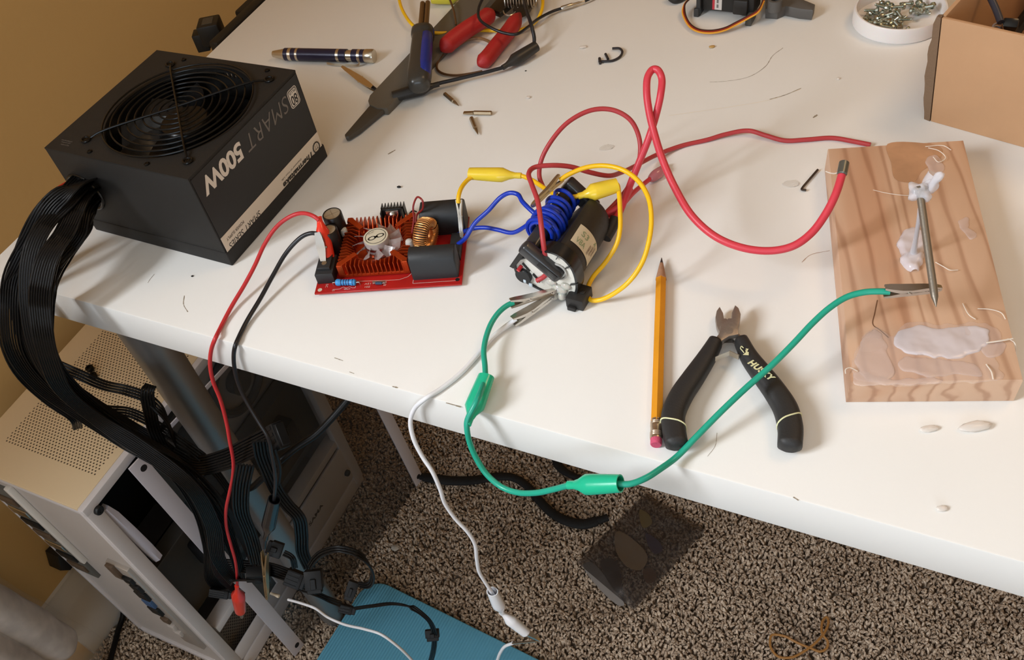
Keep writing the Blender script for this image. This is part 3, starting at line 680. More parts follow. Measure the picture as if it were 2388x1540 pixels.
# thin red loop wire
mb = MB(); bl = lambda px, py, h: D(px, py, HB+h)
mb.tube([bl(964, 560, 0.006), bl(961, 545, 0.012), bl(965, 512, 0.02), bl(964, 480, 0.03), bl(973, 460, 0.034), bl(985, 468, 0.034), bl(986, 486, 0.028), bl(972, 502, 0.02), bl(969, 520, 0.016)], 0.00075, 8)
mb.build('jumper_wire', mat('wire_dark_red', (136, 36, 34), 0.4), BRD, world=True)
mb = MB(); mb.tube([bl(954, 500, 0.012), bl(962, 492, 0.013), bl(972, 494, 0.012)], 0.0006, 8); mb.build('jumper_wire', BLK, BRD, world=True)
# screw terminal posts at the right-hand end for the output wires
mb = MB(); mb.box((0.1005, 0.024, ZB), (0.1085, 0.047, ZB+0.0075), 0.0006); mb.build('output_terminal', TB, BRD)
# ================================================================ flyback transformer, lying with its potted end towards the viewer
FBO = V((0.484, 0.140, ZD))
FB = thing('flyback_transformer', 'black flyback transformer with a blue wire coil, between red circuit board and pencil', 'transformer', FBO, -0.07)
FBK = mat('flyback_black', (36, 34, 33), 0.5, bump=0.08, bscale=500); FBG = mat('flyback_gloss', (30, 30, 31), 0.22)
RFB = 0.0195; XC, ZC = -0.0045, 0.0235; y0, y1 = -0.029, 0.031; CN = V((-0.75, 0, 0.66)).normalized()
mb = MB()
# rounded body: a cylinder flattened towards the core side, chamfered at the far end
def bodyring(y, s=1.0):
    P = []
    for k in range(40):
        a = 2*PI*k/40; c_, s_ = math.cos(a), math.sin(a)
        x = RFB*c_*s; z = RFB*s_*s
        q = V((x, 0, z)); e = q.dot(CN) - 0.0088*s
        if e > 0: q -= CN*e
        P.append(V((XC+q.x, y, ZC+q.z)))
    return P
mb.loft([bodyring(y0), bodyring(y1-0.012), bodyring(y1-0.004, 0.9), bodyring(y1, 0.72)]); mb.build('body', FBK, FB, angle=35)
# potting cup facing the viewer: rim, white resin, focus-pot chamber at the left
def stad(cx, cz, w, h, n=10):
    pass
cup = [(0.010, 0.003), (0.0150, 0.011), (0.0158, 0.022), (0.0135, 0.033), (0.0075, 0.0405), (-0.001, 0.0435), (-0.010, 0.0415), (-0.0165, 0.036), (-0.024, 0.031), (-0.031, 0.026), (-0.0325, 0.017), (-0.029, 0.009), (-0.02, 0.0045), (-0.006, 0.001)]
def smooth_loop(P, res=5): 
    Q = spline([V((x, 0, z)) for x, z in P], res, True); return [(q.x, q.z) for q in Q]
CL = smooth_loop(cup, 4)
c0 = (sum(x for x, _ in CL)/len(CL), sum(z for _, z in CL)/len(CL))
def ringat(y, s): return [V((c0[0]+(x-c0[0])*s, y, c0[1]+(z-c0[1])*s)) for x, z in CL]
yf = y0-0.0045
mb = MB(); mb.loft([ringat(y0+0.006, 1.0), ringat(yf, 1.0), ringat(yf, 0.93), ringat(yf+0.003, 0.93)], cap=False); mb.loft([ringat(y0+0.006, 1.0), ringat(y0+0.0061, 0.5)], cap=False); cupo = mb.build('potting_cup', FBG, FB, angle=30)
POT = mat('potting_resin', (222, 218, 208), 0.35, bump=0.5, bscale=250, coat=0.3)
mb = MB(); rr = [ringat(yf+0.0012, 0.93)]; n = len(CL)
for s in (0.8, 0.6, 0.4, 0.2): rr.append([p + V((0, random.uniform(-0.0007, 0.0007), 0)) for p in ringat(yf+0.0014, s)])
mb.loft(rr); mb.build('potting_resin', POT, FB, angle=80)
# ribs in the resin
for x, z, a, L in ((0.0035, 0.0405, 1.0, 0.005), (0.0105, 0.0335, 0.7, 0.006), (0.0135, 0.0185, 0.5, 0.007), (-0.0155, 0.0145, 2.2, 0.008), (-0.0225, 0.0225, 2.2, 0.008)):
    mb = MB(); M = Matrix.Translation((x, yf, z)) @ Matrix.Rotation(-a, 4, 'Y'); mb.box((-L/2, -0.0006, -0.0003), (L/2, 0.001, 0.0003), 0, 1, M)
    mb.build('cup_rib', FBG, FB)
# resin lumps and pins along the lower edge, where the test clips bite
mb = MB(); mb.ball((-0.0025, yf-0.0015, 0.0034), (0.0036, 0.004, 0.0032)); mb.ball((0.0035, yf-0.001, 0.0048), (0.0032, 0.0034, 0.0034)); mb.ball((0.0015, yf-0.0003, 0.0095), (0.006, 0.0022, 0.004)); mb.ball((0.0065, yf+0.0006, 0.0135), (0.004, 0.002, 0.003)); mb.ball((-0.0045, yf+0.0008, 0.0135), (0.004, 0.002, 0.003))
mb.build('resin_lump', mat('resin_lump_milky', (214, 210, 200), 0.15, trans=0.25, sss=0.3), FB)
# knobs of the focus chamber
mb = MB(); mb.lathe((-0.0255, yf+0.002, 0.0135), (0, -1, 0), [(0, 0.0062), (0.003, 0.0062), (0.0036, 0.0056), (0.0036, 0.0001)], 28); kn = mb.build('adjustment_knob', BLK, FB)
mb = MB(); mb.box((-0.0255, yf-0.0020, 0.0085), (-0.0232, yf-0.0007, 0.0115), 0.0005); mb.box((-0.0215, yf-0.0020, 0.0060), (-0.0188, yf-0.0007, 0.0090), 0.0005); mb.build('knob_slot', mat('pale_blue_plastic', (196, 210, 220), 0.4), kn)
mb = MB(); mb.tube([V((-0.0268, yf+0.001, 0.0215)), V((-0.0275, yf-0.003, 0.0205))], 0.0014, 10); mb.build('wire_stub', mat('wire_red', (196, 50, 54), 0.4), FB)
# black flange at the left and foot bracket at the right
mb = MB(); P = [(-0.0345, 0.0215), (-0.0315, 0.0205), (-0.0195, 0.0385), (-0.0225, 0.0405)]
mb.bprism([(x, z) for x, z in P], 0, 0.02, 0.0005, Matrix(((1, 0, 0, 0), (0, 0, 1, y0-0.007), (0, 1, 0, 0), (0, 0, 0, 1)))); mb.build('side_flange', FBK, FB)
mb = MB(); mb.box((0.0085, yf-0.006, 0.0002), (0.0215, yf+0.010, 0.0095), 0.0008); mb.box((0.0105, yf-0.0085, 0.0002), (0.0165, yf-0.0055, 0.0035), 0.0005); mb.box((0.0165, yf+0.001, 0.0095), (0.0195, yf+0.004, 0.0102), 0.0002); mb.build('foot_bracket', FBK, FB)
# ferrite core: upright leg under the coil, front and rear bars into the bore
FER = mat('ferrite', (52, 52, 54), 0.3, coat=0.2)
lx, lz_ = -0.0200, 0.0370
mb = MB()
def bar(a, b, w, t, bev=0.0018):
    a, b = V(a), V(b); x, y, z = frame(b-a, (0, 1, 0)); L = (b-a).length
    M = Matrix(((x.x, y.x, z.x, a.x), (x.y, y.y, z.y, a.y), (x.z, y.z, z.z, a.z), (0, 0, 0, 1)))
    mb.box((-w/2, -t/2, 0), (w/2, t/2, L), bev, 3, M)
bar((lx-0.0015, yf-0.0015, lz_+0.0085), (0.0050, yf-0.0015, 0.0235), 0.0098, 0.0095, 0.003)
mb.build('core_bar', FER, FB)
mb = MB(); bar((-0.0085, yf-0.0062, 0.0362), (0.0038, yf-0.0062, 0.0265), 0.0042, 0.0008, 0.0003); mb.build('core_slot', BLK, FB)
mb = MB(); bar((lx+0.0015, yf-0.002, lz_+0.0005), (lx+0.0015, y1-0.001, lz_+0.0005), 0.0105, 0.0105, 0.003); bar((lx-0.001, y1+0.001, lz_+0.009), (0.0, y1+0.001, 0.027), 0.011, 0.009, 0.002); mb.build('core_leg', FER, FB)
mb = MB(); mb.torus((0.0015, yf+0.0002, 0.0262), (0, 1, 0), 0.0068, 0.0007, 28, 8); mb.build('bore_ring', mat('bore_ring_grey', (176, 174, 170), 0.4), FB)
# blue coil, nine turns round the leg, with its two tails running to the board
BLU = mat('wire_blue', (20, 54, 176), 0.32)
mb = MB(); pts = []; cc = V((lx+0.0015, 0, lz_+0.0005)); NTn = 9; 
ya, yb = y0+0.012, y1-0.006
for i in range(NTn*28+1):
    t = i/(NTn*28); k = 2*PI*NTn*t
    g = 0.62*min(1, t/0.72) + 0.38*max(0, (t-0.74)/0.26)
    yy = ya + 0.002 + (yb-ya)*g
    rr_ = 0.0088 + 0.0007*math.sin(k*0.31) + 0.0004*math.sin(k*1.37)
    pts.append(cc + V((rr_*math.cos(k), yy+0.0012*math.sin(k*0.5), rr_*math.sin(k))))
mb.tube(pts, 0.0015, 9, raw=True)
pts2 = []
for i in range(4*28+1):
    t = i/(4*28); k = 2*PI*4*t+0.8; rr_ = 0.0114 + 0.0006*math.sin(k*0.43)
    pts2.append(cc + V((rr_*math.cos(k), ya+0.003+0.0165*t+0.001*math.sin(k*0.6), rr_*math.sin(k))))
mb.tube(pts2, 0.0015, 9, raw=True)
mb.build('blue_coil', BLU, FB)
ZW = lambda px, py, h: D(px, py, h)
mb = MB()
mb.tube([ZW(1068, 570, 0.010), ZW(1085, 556, 0.016), ZW(1108, 520, 0.026), ZW(1138, 492, 0.034), ZW(1168, 460, 0.042), ZW(1190, 450, 0.046), ZW(1208, 454, 0.046), ZW(1218, 470, 0.045), ZW(1240, 492, 0.043), ZW(1262, 510, 0.040), ZW(1276, 520, 0.036)], 0.00165, 10)
mb.build('coil_lead', BLU, FB, world=True)
mb = MB()
mb.tube([ZW(1066, 548, 0.008), ZW(1100, 534, 0.010), ZW(1130, 531, 0.012), ZW(1160, 536, 0.013), ZW(1195, 543, 0.014), ZW(1222, 530, 0.02), ZW(1244, 512, 0.03), ZW(1262, 508, 0.036), ZW(1272, 516, 0.036)], 0.00165, 10)
mb.build('coil_lead', BLU, FB, world=True)
# printed label wrapped on the body
def onbody(ang, y, r=RFB+0.0003): return V((XC+r*math.cos(ang), y, ZC+r*math.sin(ang)))
a0_, a1_, ly0, ly1 = math.radians(62), math.radians(-12), -0.0165, 0.0005
mb = MB(); n = 16
mb.loft([[onbody(a0_+(a1_-a0_)*i/n, y) for i in range(n+1)] for y in (ly0, ly1)], cap=False); 
mb.f = [f for f in mb.f if not (0 in f and n in f)]; mb.m = mb.m[:len(mb.f)]
fl = mb.build('printed_label', mat('flyback_label', (206, 194, 168), 0.55), FB)
LGR = mat('label_green_ink', (132, 150, 112), 0.6); LBR = mat('label_brown_ink', (140, 122, 106), 0.6)
def bodymark(s, a_from, a_to, ya_, yb_, m, bold=0.0):
    # letters bent round the body: reading direction along decreasing angle
    cu = bpy.data.curves.new('t', 'FONT'); cu.body = s; cu.offset = bold; cu.resolution_u = 3
    to = bpy.data.objects.new('t', cu); COL.objects.link(to); dg = bpy.context.evaluated_depsgraph_get(); me = bpy.data.meshes.new_from_object(to.evaluated_get(dg))
    bpy.data.objects.remove(to); bpy.data.curves.remove(cu)
    co = [v.co.copy() for v in me.vertices]; fs = [tuple(p.vertices) for p in me.polygons]; bpy.data.meshes.remove(me)
    x0 = min(c.x for c in co); x1 = max(c.x for c in co); yy0 = min(c.y for c in co); yy1 = max(c.y for c in co)
    mb = MB(); mb.add([onbody(a_from+(a_to-a_from)*(c.x-x0)/(x1-x0), ya_+(yb_-ya_)*(c.y-yy0)/(yy1-yy0), RFB+0.0005) for c in co], fs); mb.build('lettering', m, fl, smooth=False)
rd = math.radians
bodymark('V8A', rd(54), rd(30), -0.0145, -0.0100, LGR); bodymark('S3', rd(50), rd(32), -0.0075, -0.0030, LGR)
bodymark('A', rd(14), rd(6), -0.0035, 0.0, LGR, 0.02)
for k in range(3): bodymark('IIHI', rd(20-8*k), rd(15-8*k), -0.0145+0.002*k, -0.0065+0.002*k, LBR, 0.03)
# black wire boot and the red high-voltage wires
RW = mat('wire_hv_red', (208, 60, 74), 0.38); RWD = mat('wire_red_dark', (178, 58, 62), 0.42)
hv = D(1424, 538, 0.016)
mb = MB(); mb.tube([D(1412, 556, 0.015), D(1424, 535, 0.017), D(1436, 510, 0.02)], 0.0042, 16); mb.build('wire_boot', FBK, FB, world=True)
mb = MB()
mb.tube([D(1430, 522, 0.018), D(1447, 490, 0.022), D(1466, 440, 0.030), D(1488, 385, 0.042), D(1512, 325, 0.058), D(1530, 268, 0.072), D(1541, 218, 0.084), D(1543, 182, 0.090), D(1534, 164, 0.094), D(1523, 162, 0.094), D(1511, 178, 0.092), D(1508, 212, 0.086), D(1514, 262, 0.076), D(1527, 315, 0.066), D(1546, 375, 0.056), D(1575, 440, 0.046), D(1615, 505, 0.038), D(1670, 553, 0.033), D(1735, 579, 0.031), D(1800, 585, 0.032), D(1852, 573, 0.036), D(1893, 543, 0.042), D(1925, 500, 0.050), D(1948, 455, 0.058), D(1962, 412, 0.064), D(1965, 398, 0.066)], 0.00255, 12)
mb.build('thick_wire', RW, FB, world=True)
mb = MB(); a = D(1963, 408, 0.065); b = D(1969, 378, 0.068); mb.cyl(a, b, 0.0031, n=20, bev=0.0006); fer = mb.build('wire_ferrule', mat('ferrule_grey', (112, 112, 104), 0.35, 0.6), FB, world=True)
mb = MB(); mb.tube([D(1962, 398, 0.066), D(1950, 404, 0.062), D(1938, 404, 0.058), D(1926, 400, 0.056)], 0.0004, 6); mb.build('wire_strand', mat('glue_strand', (226, 214, 200), 0.3), FB, world=True)
rw = 0.00175
# second wire: arc standing over the coil and down behind
mb = MB(); mb.tube([D(1268, 440, 0.028), D(1258, 412, 0.034), D(1262, 375, 0.044), D(1285, 330, 0.055), D(1325, 285, 0.064), D(1380, 257, 0.068), D(1430, 257, 0.066), D(1470, 280, 0.060), D(1490, 320, 0.050), D(1492, 365, 0.040), D(1474, 420, 0.030), D(1448, 460, 0.024), D(1412, 498, 0.02)], rw, 10); mb.build('thin_wire', RWD, FB, world=True)
# third: from the focus chamber up, over, and off behind the wood block
mb = MB(); mb.tube([D(1252, 655, 0.0135), D(1268, 646, 0.017), D(1276, 634, 0.022), D(1274, 610, 0.032), D(1268, 575, 0.045), D(1262, 525, 0.055), D(1254, 470, 0.061), D(1240, 430, 0.063), D(1233, 405, 0.063), D(1245, 391, 0.062), D(1285, 386, 0.060), D(1330, 389, 0.054), D(1375, 402, 0.046), D(1418, 410, 0.036), D(1450, 402, 0.024), D(1482, 387, 0.014), D(1530, 362, 0.006), D(1590, 340, 0.002), D(1650, 326, 0.002), D(1690, 314, 0.003), D(1745, 305, 0.004), D(1785, 316, 0.003), D(1830, 328, 0.002), D(1880, 326, 0.002), D(1940, 322, 0.002), D(1990, 330, 0.002), D(2030, 338, 0.002)], rw, 10); mb.build('thin_wire', RWD, FB, world=True)
# fourth: a short one sealed with a glue blob
mb = MB(); mb.tube([D(1418, 512, 0.017), D(1445, 486, 0.018), D(1475, 452, 0.012), D(1500, 430, 0.006), D(1528, 408, 0.003)], rw, 10); mb.build('thin_wire', RW, FB, world=True)
mb = MB(); mb.tube([D(1515, 420, 0.003), D(1527, 410, 0.004), D(1540, 400, 0.004), D(1554, 386, 0.002)], lambda t: 0.0022+0.0020*math.sin(PI*min(1, t*1.1))**0.7, 12); mb.build('glue_seal', mat('glue_pink', (216, 140, 148), 0.12, trans=0.4, sss=0.2), FB, world=True)
mb = MB(); mb.tube([D(1395, 505, 0.02), D(1420, 496, 0.021), D(1448, 478, 0.024), D(1470, 440, 0.028)], 0.0023, 10); mb.build('thin_wire', RW, FB, world=True)
# ================================================================ test leads with small spring clips
def jaws(par, tail, tip, up, gape=0.25, L=None, w=0.0052, m=None, open_tail=0.5):
    """a spring clip: two channel-shaped jaws hinged on a pin; tail and tip are world points"""
    m = m or STEEL
    tail, tip = V(tail), V(tip); z = (tip-tail); Lc = z.length; z.normalize(); x, y, _ = frame(z, up)   # y ~ up, x sideways
    hinge = tail + z*Lc*0.42
    for sgn in (1, -1):
        mb = MB(); rings = []
        a0 = sgn*gape
        for t, ww, dd, lift in ((-0.42, 0.62, 0.5, 0.20), (-0.3, 0.85, 0.7, 0.15), (-0.12, 1.0, 1.0, 0.06), (0.05, 1.0, 1.0, 0.02), (0.3, 0.72, 0.8, 0.05), (0.5, 0.5, 0.6, 0.02), (0.58, 0.38, 0.5, -0.06)):
            hw = w*0.5*ww; d = w*0.42*dd; th = 0.00035
            off = sgn*(w*0.28 + (lift*w*1.6 if t > 0 else lift*w*1.6*open_tail*2))
            c = hinge + z*(t*Lc) + y*off
            Y_ = -sgn*y
            rings.append([c + x*px + Y_*py for px, py in ((-hw, 0), (-hw, d), (-hw+th, d), (-hw+th, th), (hw-th, th), (hw-th, d), (hw, d), (hw, 0))])
        mb.loft(rings)
        # teeth along the front edges
        for k in range(5):
            t = 0.3+0.05*k; c = hinge + z*(t*Lc) + y*sgn*(w*0.28+0.05*w*1.6*(1-0.12*k)); hw = w*0.5*(0.72-0.045*k); d = w*0.42*0.75
            for s2 in (-1, 1): mb.add([c+x*s2*hw-y*sgn*d, c+x*s2*hw-y*sgn*d+z*Lc*0.03, c+x*s2*hw-y*sgn*(d+0.0006)+z*Lc*0.015], [(0, 1, 2)])
        mb.build('clip_jaw', m, par, world=True, angle=30)
    mb = MB(); mb.cyl(hinge - x*w*0.62, hinge + x*w*0.62, 0.0008, n=10); mb.torus(hinge + x*w*0.3, x, 0.0014, 0.0003, 16, 6); mb.torus(hinge - x*w*0.3, x, 0.0014, 0.0003, 16, 6)
    mb.torus(hinge, x, 0.0014, 0.0003, 16, 6); mb.build('clip_spring', m, par, world=True)
def boot(par, narrow, wide, m, rmax=0.0060, flat=0.72, up=(0, 0, 1), name='clip_boot'):
    narrow, wide = V(narrow), V(wide); L = (wide-narrow).length
    pr = [(0, 0.0016), (0.0001, 0.0026), (0.13*L, 0.0026), (0.15*L, 0.0029), (0.22*L, 0.0036), (0.36*L, rmax), (0.46*L, rmax), (0.72*L, rmax*0.93), (L, rmax*0.84), (L, rmax*0.72), (0.6*L, rmax*0.75), (0.35*L, 0.0015)]
    mb = MB(); mb.lathe(narrow, wide-narrow, pr, 28, 1.0, flat, up); return mb.build(name, m, par, world=True, angle=50)
def wire(par, pts, r, m, name='wire', n=12): 
    mb = MB(); mb.tube(pts, r, n); return mb.build(name, m, par, world=True)
def glossy(name, rgb): return mat(name, rgb, 0.22, coat=0.15, sss=0.05)

# ---- yellow lead
q = D(1310, 560, 0)
yl = thing('test_lead', 'yellow test lead with two yellow boots, joining the red board to the blue coil', 'test lead', (q.x, q.y, ZD), group='clip test leads')
YM = mat('wire_yellow', (242, 190, 24), 0.34); YB = glossy('boot_yellow', (238, 206, 60))
bl2 = lambda px, py, h: D(px, py, h)
jaws(yl, bl2(1070, 466, 0.032), bl2(1077, 556, 0.010), (1, 0.3, 0), 0.1, w=0.0040)
wire(yl, [bl2(1069, 474, 0.031), bl2(1069, 462, 0.034), bl2(1073, 445, 0.036), bl2(1083, 428, 0.036), bl2(1098, 415, 0.036), bl2(1130, 409, 0.036), bl2(1180, 408, 0.036), bl2(1214, 410, 0.036), bl2(1240, 420, 0.036), bl2(1268, 438, 0.036), bl2(1292, 452, 0.038), bl2(1315, 460, 0.040), bl2(1340, 459, 0.041), bl2(1356, 455, 0.042), bl2(1390, 447, 0.043), bl2(1424, 436, 0.043), bl2(1438, 430, 0.042), bl2(1443, 448, 0.041), bl2(1446, 490, 0.036), bl2(1446, 535, 0.029), bl2(1438, 570, 0.022), bl2(1412, 612, 0.012), bl2(1384, 645, 0.006), bl2(1372, 668, 0.004), bl2(1370, 688, 0.003), bl2(1378, 700, 0.003), bl2(1398, 700, 0.004), bl2(1430, 686, 0.010), bl2(1468, 656, 0.020), bl2(1498, 612, 0.030), bl2(1514, 560, 0.040), bl2(1519, 510, 0.048), bl2(1512, 462, 0.054), bl2(1490, 424, 0.058), bl2(1456, 398, 0.060), bl2(1415, 387, 0.060), bl2(1370, 390, 0.058), bl2(1330, 405, 0.055), bl2(1305, 420, 0.052)], 0.00165, YM)
boot(yl, bl2(1216, 410, 0.036), bl2(1095, 405, 0.036), YB, 0.0062, 0.85, (0, 0.3, 1))
boot(yl, bl2(1348, 458, 0.042), bl2(1440, 432, 0.043), YB, 0.0068, 0.85, (0, 0.3, 1))
jaws(yl, bl2(1308, 414, 0.053), bl2(1240, 482, 0.046), (-0.5, 0.2, 1), 0.1, w=0.0052)

# ---- red lead
RM_ = mat('wire_red', (206, 40, 48), 0.36); RB_ = glossy('boot_red_orange', (240, 62, 44))
q = D(640, 560, 0)
rl = thing('test_lead', 'red test lead with orange-red boots, draped over the front edge of the desk', 'test lead', (q.x, q.y, ZD), group='clip test leads')
wire(rl, [D(744, 514, 0.036), D(734, 506, 0.038), D(712, 498, 0.038), D(690, 500, 0.036), D(664, 513, 0.033), D(640, 535, 0.029), D(616, 572, 0.022), D(594, 620, 0.015), D(570, 665, 0.009), D(540, 715, 0.004), D(515, 763, 0.002), Y(502, 790, -0.0022), Y(493, 815, -0.004), Y(490, 850, -0.006), Y(497, 890, -0.008), Y(513, 930, -0.01), Y(528, 985, -0.014), Y(536, 1030, -0.018), Y(544, 1075, -0.022), Y(543, 1110, -0.025), Y(535, 1150, -0.028), Y(527, 1190, -0.03), Y(528, 1230, -0.032), Y(538, 1270, -0.034), Y(549, 1310, -0.036), Y(553, 1350, -0.038), Y(553, 1378, -0.04)], 0.0016, RM_)
boot(rl, D(743, 505, 0.037), D(768, 602, 0.013), RB_, 0.0058, 0.8, (1, 0.2, 0.4))
jaws(rl, D(760, 570, 0.02), D(772, 618, 0.008), (1, 0, 0), 0.1, w=0.004)
boot(rl, Y(552, 1367, -0.040), Y(560, 1425, -0.042), RB_, 0.0082, 0.9, (0, 1, 0))
jaws(rl, Y(558, 1405, -0.041), Y(564, 1442, -0.042), (1, 0, 0), 0.1, w=0.0055)

# ---- black lead beside it
KM = mat('wire_black', (30, 30, 34), 0.35); KB = glossy('boot_black', (26, 26, 28))
q = D(640, 640, 0)
kl = thing('test_lead', 'black test lead running down beside the red one, with a bare silver clip', 'test lead', (q.x, q.y, ZD), group='clip test leads')
wire(kl, [D(742, 546, 0.030), D(728, 544, 0.031), D(708, 550, 0.029), D(688, 566, 0.025), D(664, 595, 0.019), D(638, 640, 0.012), D(608, 695, 0.006), D(578, 745, 0.003), D(560, 780, 0.002), Y(549, 806, -0.0022), Y(545, 832, -0.004), Y(549, 870, -0.006), Y(562, 910, -0.008), Y(580, 945, -0.011), Y(604, 985, -0.015), Y(625, 1020, -0.019), Y(634, 1060, -0.022), Y(642, 1110, -0.025), Y(640, 1160, -0.028), Y(630, 1210, -0.03), Y(620, 1250, -0.031), Y(617, 1278, -0.032)], 0.00165, KM)
jaws(kl, D(744, 541, 0.032), D(760, 628, 0.010), (0.25, -0.8, 0.6), 0.1, w=0.0066)
boot(kl, Y(619, 1258, -0.0315), Y(640, 1165, -0.0285), KB, 0.0068, 0.85, (0, 1, 0))
jaws(kl, Y(617, 1290, -0.032), Y(623, 1398, -0.036), (1, 0, 0), 0.1, w=0.006, m=mat('brass_tinned', (206, 180, 138), 0.35, 0.9))

# ---- green lead
GM = mat('wire_green', (34, 160, 134), 0.32); GB = glossy('boot_green', (30, 178, 138))
q = D(1110, 900, 0)
gl = thing('test_lead', 'green test lead from the black transformer to the nail, hanging over the desk edge', 'test lead', (q.x, q.y, ZD), group='clip test leads')
jaws(gl, D(1190, 708, 0.013), D(1296, 678, 0.010), (0.2, 0.5, 1), 0.1, w=0.0055)
wire(gl, [D(1198, 706, 0.013), D(1184, 712, 0.013), D(1165, 727, 0.013), D(1147, 752, 0.012), D(1134, 785, 0.011), D(1128, 820, 0.010), D(1131, 855, 0.009), D(1131, 880, 0.009), Y(1112, 935, -0.002), Y(1090, 980, -0.012), Y(1089, 1000, -0.015), Y(1096, 1035, -0.018), Y(1112, 1072, -0.021), Y(1136, 1108, -0.024), Y(1168, 1135, -0.027), Y(1205, 1149, -0.029), Y(1250, 1150, -0.030), Y(1290, 1142, -0.030), Y(1326, 1133, -0.030), Y(1380, 1127, -0.029), Y(1440, 1129, -0.028), Y(1470, 1129, -0.026), Y(1505, 1116, -0.020), Y(1540, 1094, -0.010), D(1578, 1066, 0.006), D(1625, 1018, 0.011), D(1680, 962, 0.017), D(1740, 905, 0.022), D(1800, 852, 0.027), D(1850, 802, 0.032), D(1895, 754, 0.037), D(1935, 718, 0.041), D(1975, 693, 0.044), D(2015, 682, 0.046), D(2050, 680, 0.047), D(2075, 681, 0.047)], 0.0019, GM)
boot(gl, Y(1090, 992, -0.014), D(1134, 878, 0.009), GB, 0.0068, 0.8, (-0.3, -0.3, 1))
boot(gl, Y(1324, 1132, -0.030), Y(1447, 1128, -0.028), GB, 0.0062, 0.85, (0, -0.5, 1))
jaws(gl, D(2062, 680, 0.047), D(2196, 672, 0.048), (0, 0.1, 1), 0.1, w=0.0062)

# ---- white lead
WM = mat('wire_white', (232, 232, 236), 0.35); WB = glossy('boot_white', (236, 236, 240))
q = D(1180, 760, 0)
wl = thing('test_lead', 'white test lead with two joined white boots, hanging from the transformer down towards the carpet', 'test lead', (q.x, q.y, ZD), group='clip test leads')
jaws(wl, D(1196, 750, 0.006), D(1290, 690, 0.008), (-0.5, -0.6, 0.8), 0.1, w=0.0062)
wire(wl, [D(1204, 744, 0.006), D(1185, 757, 0.004), D(1150, 785, 0.003), D(1112, 830, 0.002), D(1075, 870, 0.002), D(1030, 906, 0.002), Y(992, 930, -0.0025), Y(966, 955, -0.005), Y(957, 985, -0.008), Y(965, 1025, -0.012), Y(985, 1065, -0.015), Y(1008, 1100, -0.018), Y(1026, 1140, -0.02), Y(1038, 1175, -0.02), Y(1062, 1210, -0.02), Y(1090, 1240, -0.02), Y(1107, 1268, -0.02), Y(1112, 1305, -0.02), Y(1118, 1335, -0.02), Y(1134, 1362, -0.02), Y(1150, 1388, -0.02), Y(1165, 1415, -0.02)], 0.0016, WM)
boot(wl, Y(1172, 1432, -0.02), Y(1148, 1380, -0.02), WB, 0.0060, 0.85, (0, 1, 0))
boot(wl, Y(1168, 1428, -0.02), Y(1226, 1476, -0.02), WB, 0.0060, 0.85, (0, 1, 0))
jaws(wl, Y(1212, 1464, -0.02), Y(1258, 1494, -0.02), (0.5, 0, 1), 0.1, w=0.005)

# ---- short white jumper whose two ends come back into view
q = Y(1190, 1505, -0.02)
wj = thing('jumper_wire', 'thin white jumper wire, one end held in the white clip above the blue mat', 'wire', (q.x, q.y, q.z))
mb = MB(); mb.cyl(Y(1195, 1501, -0.02), Y(1252, 1496, -0.02), 0.0011, 0.0009, 12); mb.build('metal_pin', STEEL, wj, world=True)
wire(wj, [Y(1196, 1501, -0.02), Y(1178, 1508, -0.02), Y(1166, 1524, -0.02), Y(1158, 1545, -0.02), Y(1130, 1600, -0.02), Y(1060, 1620, -0.02), Y(1000, 1590, -0.025), Y(960, 1540, -0.028), Y(925, 1506, -0.03), Y(888, 1480, -0.03), Y(850, 1468, -0.03), Y(800, 1456, -0.03), Y(764, 1440, -0.03), Y(736, 1420, -0.03), Y(704, 1408, -0.03), Y(672, 1399, -0.03)], 0.0015, WM)
mb = MB(); TP = mat('plug_cream', (214, 200, 176), 0.5)
mb.lathe(Y(631, 1384, -0.03), Y(676, 1401, -0.03)-Y(631, 1384, -0.03), [(0, 0.0012), (0.0003, 0.0016), (0.007, 0.0016), (0.0105, 0.0022), (0.012, 0.0022), (0.0125, 0.0015)], 12); mb.build('plug_sleeve', TP, wj, world=True)
# ================================================================ pencil
def thing_at(name, label, cat, px, py, group=None): 
    q = D(px, py, 0); return thing(name, label, cat, (q.x, q.y, ZD), group=group)
def mfrm(o, x, z):
    x = V(x).normalized(); z = V(z); z = (z - x*z.dot(x)).normalized(); y = z.cross(x)
    return Matrix(((x.x, y.x, z.x, o[0]), (x.y, y.y, z.y, o[1]), (x.z, y.z, z.z, o[2]), (0, 0, 0, 1)))
pn = thing_at('pencil', 'yellow hexagonal pencil with a pink eraser lying left of the wire cutters', 'pencil', 1537, 820)
a = D(1530, 1037, 0.0036); b = D(1543, 601, 0.0036); u = (b-a).normalized(); LP = (b-a).length
PY_ = mat('pencil_yellow', (226, 152, 36), 0.4, var=0.12, vscale=40); 
mb = MB(); x, y, _ = frame(u); hexr = 0.0038
def hexring(t, r): return [a + u*t + x*(r*math.cos(PI/3*k+PI/6)) + y*(r*math.sin(PI/3*k+PI/6)) for k in range(6)]
mb.loft([hexring(0.016, hexr), hexring(LP-0.021, hexr)]); mb.build('barrel', PY_, pn, world=True, smooth=False)
mb = MB(); mb.lathe(a+u*(LP-0.0215), u, [(0, 0.0037), (0.0155, 0.0013)], 24); mb.build('sharpened_wood', mat('pencil_wood', (176, 134, 106), 0.7, var=0.15, vscale=300), pn, world=True)
mb = MB(); mb.lathe(a+u*(LP-0.0062), u, [(0, 0.0013), (0.006, 0.0002)], 16); mb.build('graphite_point', mat('graphite', (62, 52, 52), 0.4), pn, world=True)
FERR = mat('pencil_ferrule', (196, 176, 156), 0.32, 0.9)
mb = MB(); pr = [(0, 0.0036)]
for k in range(4): pr += [(0.0012+k*0.0011, 0.00385), (0.0017+k*0.0011, 0.0036)]
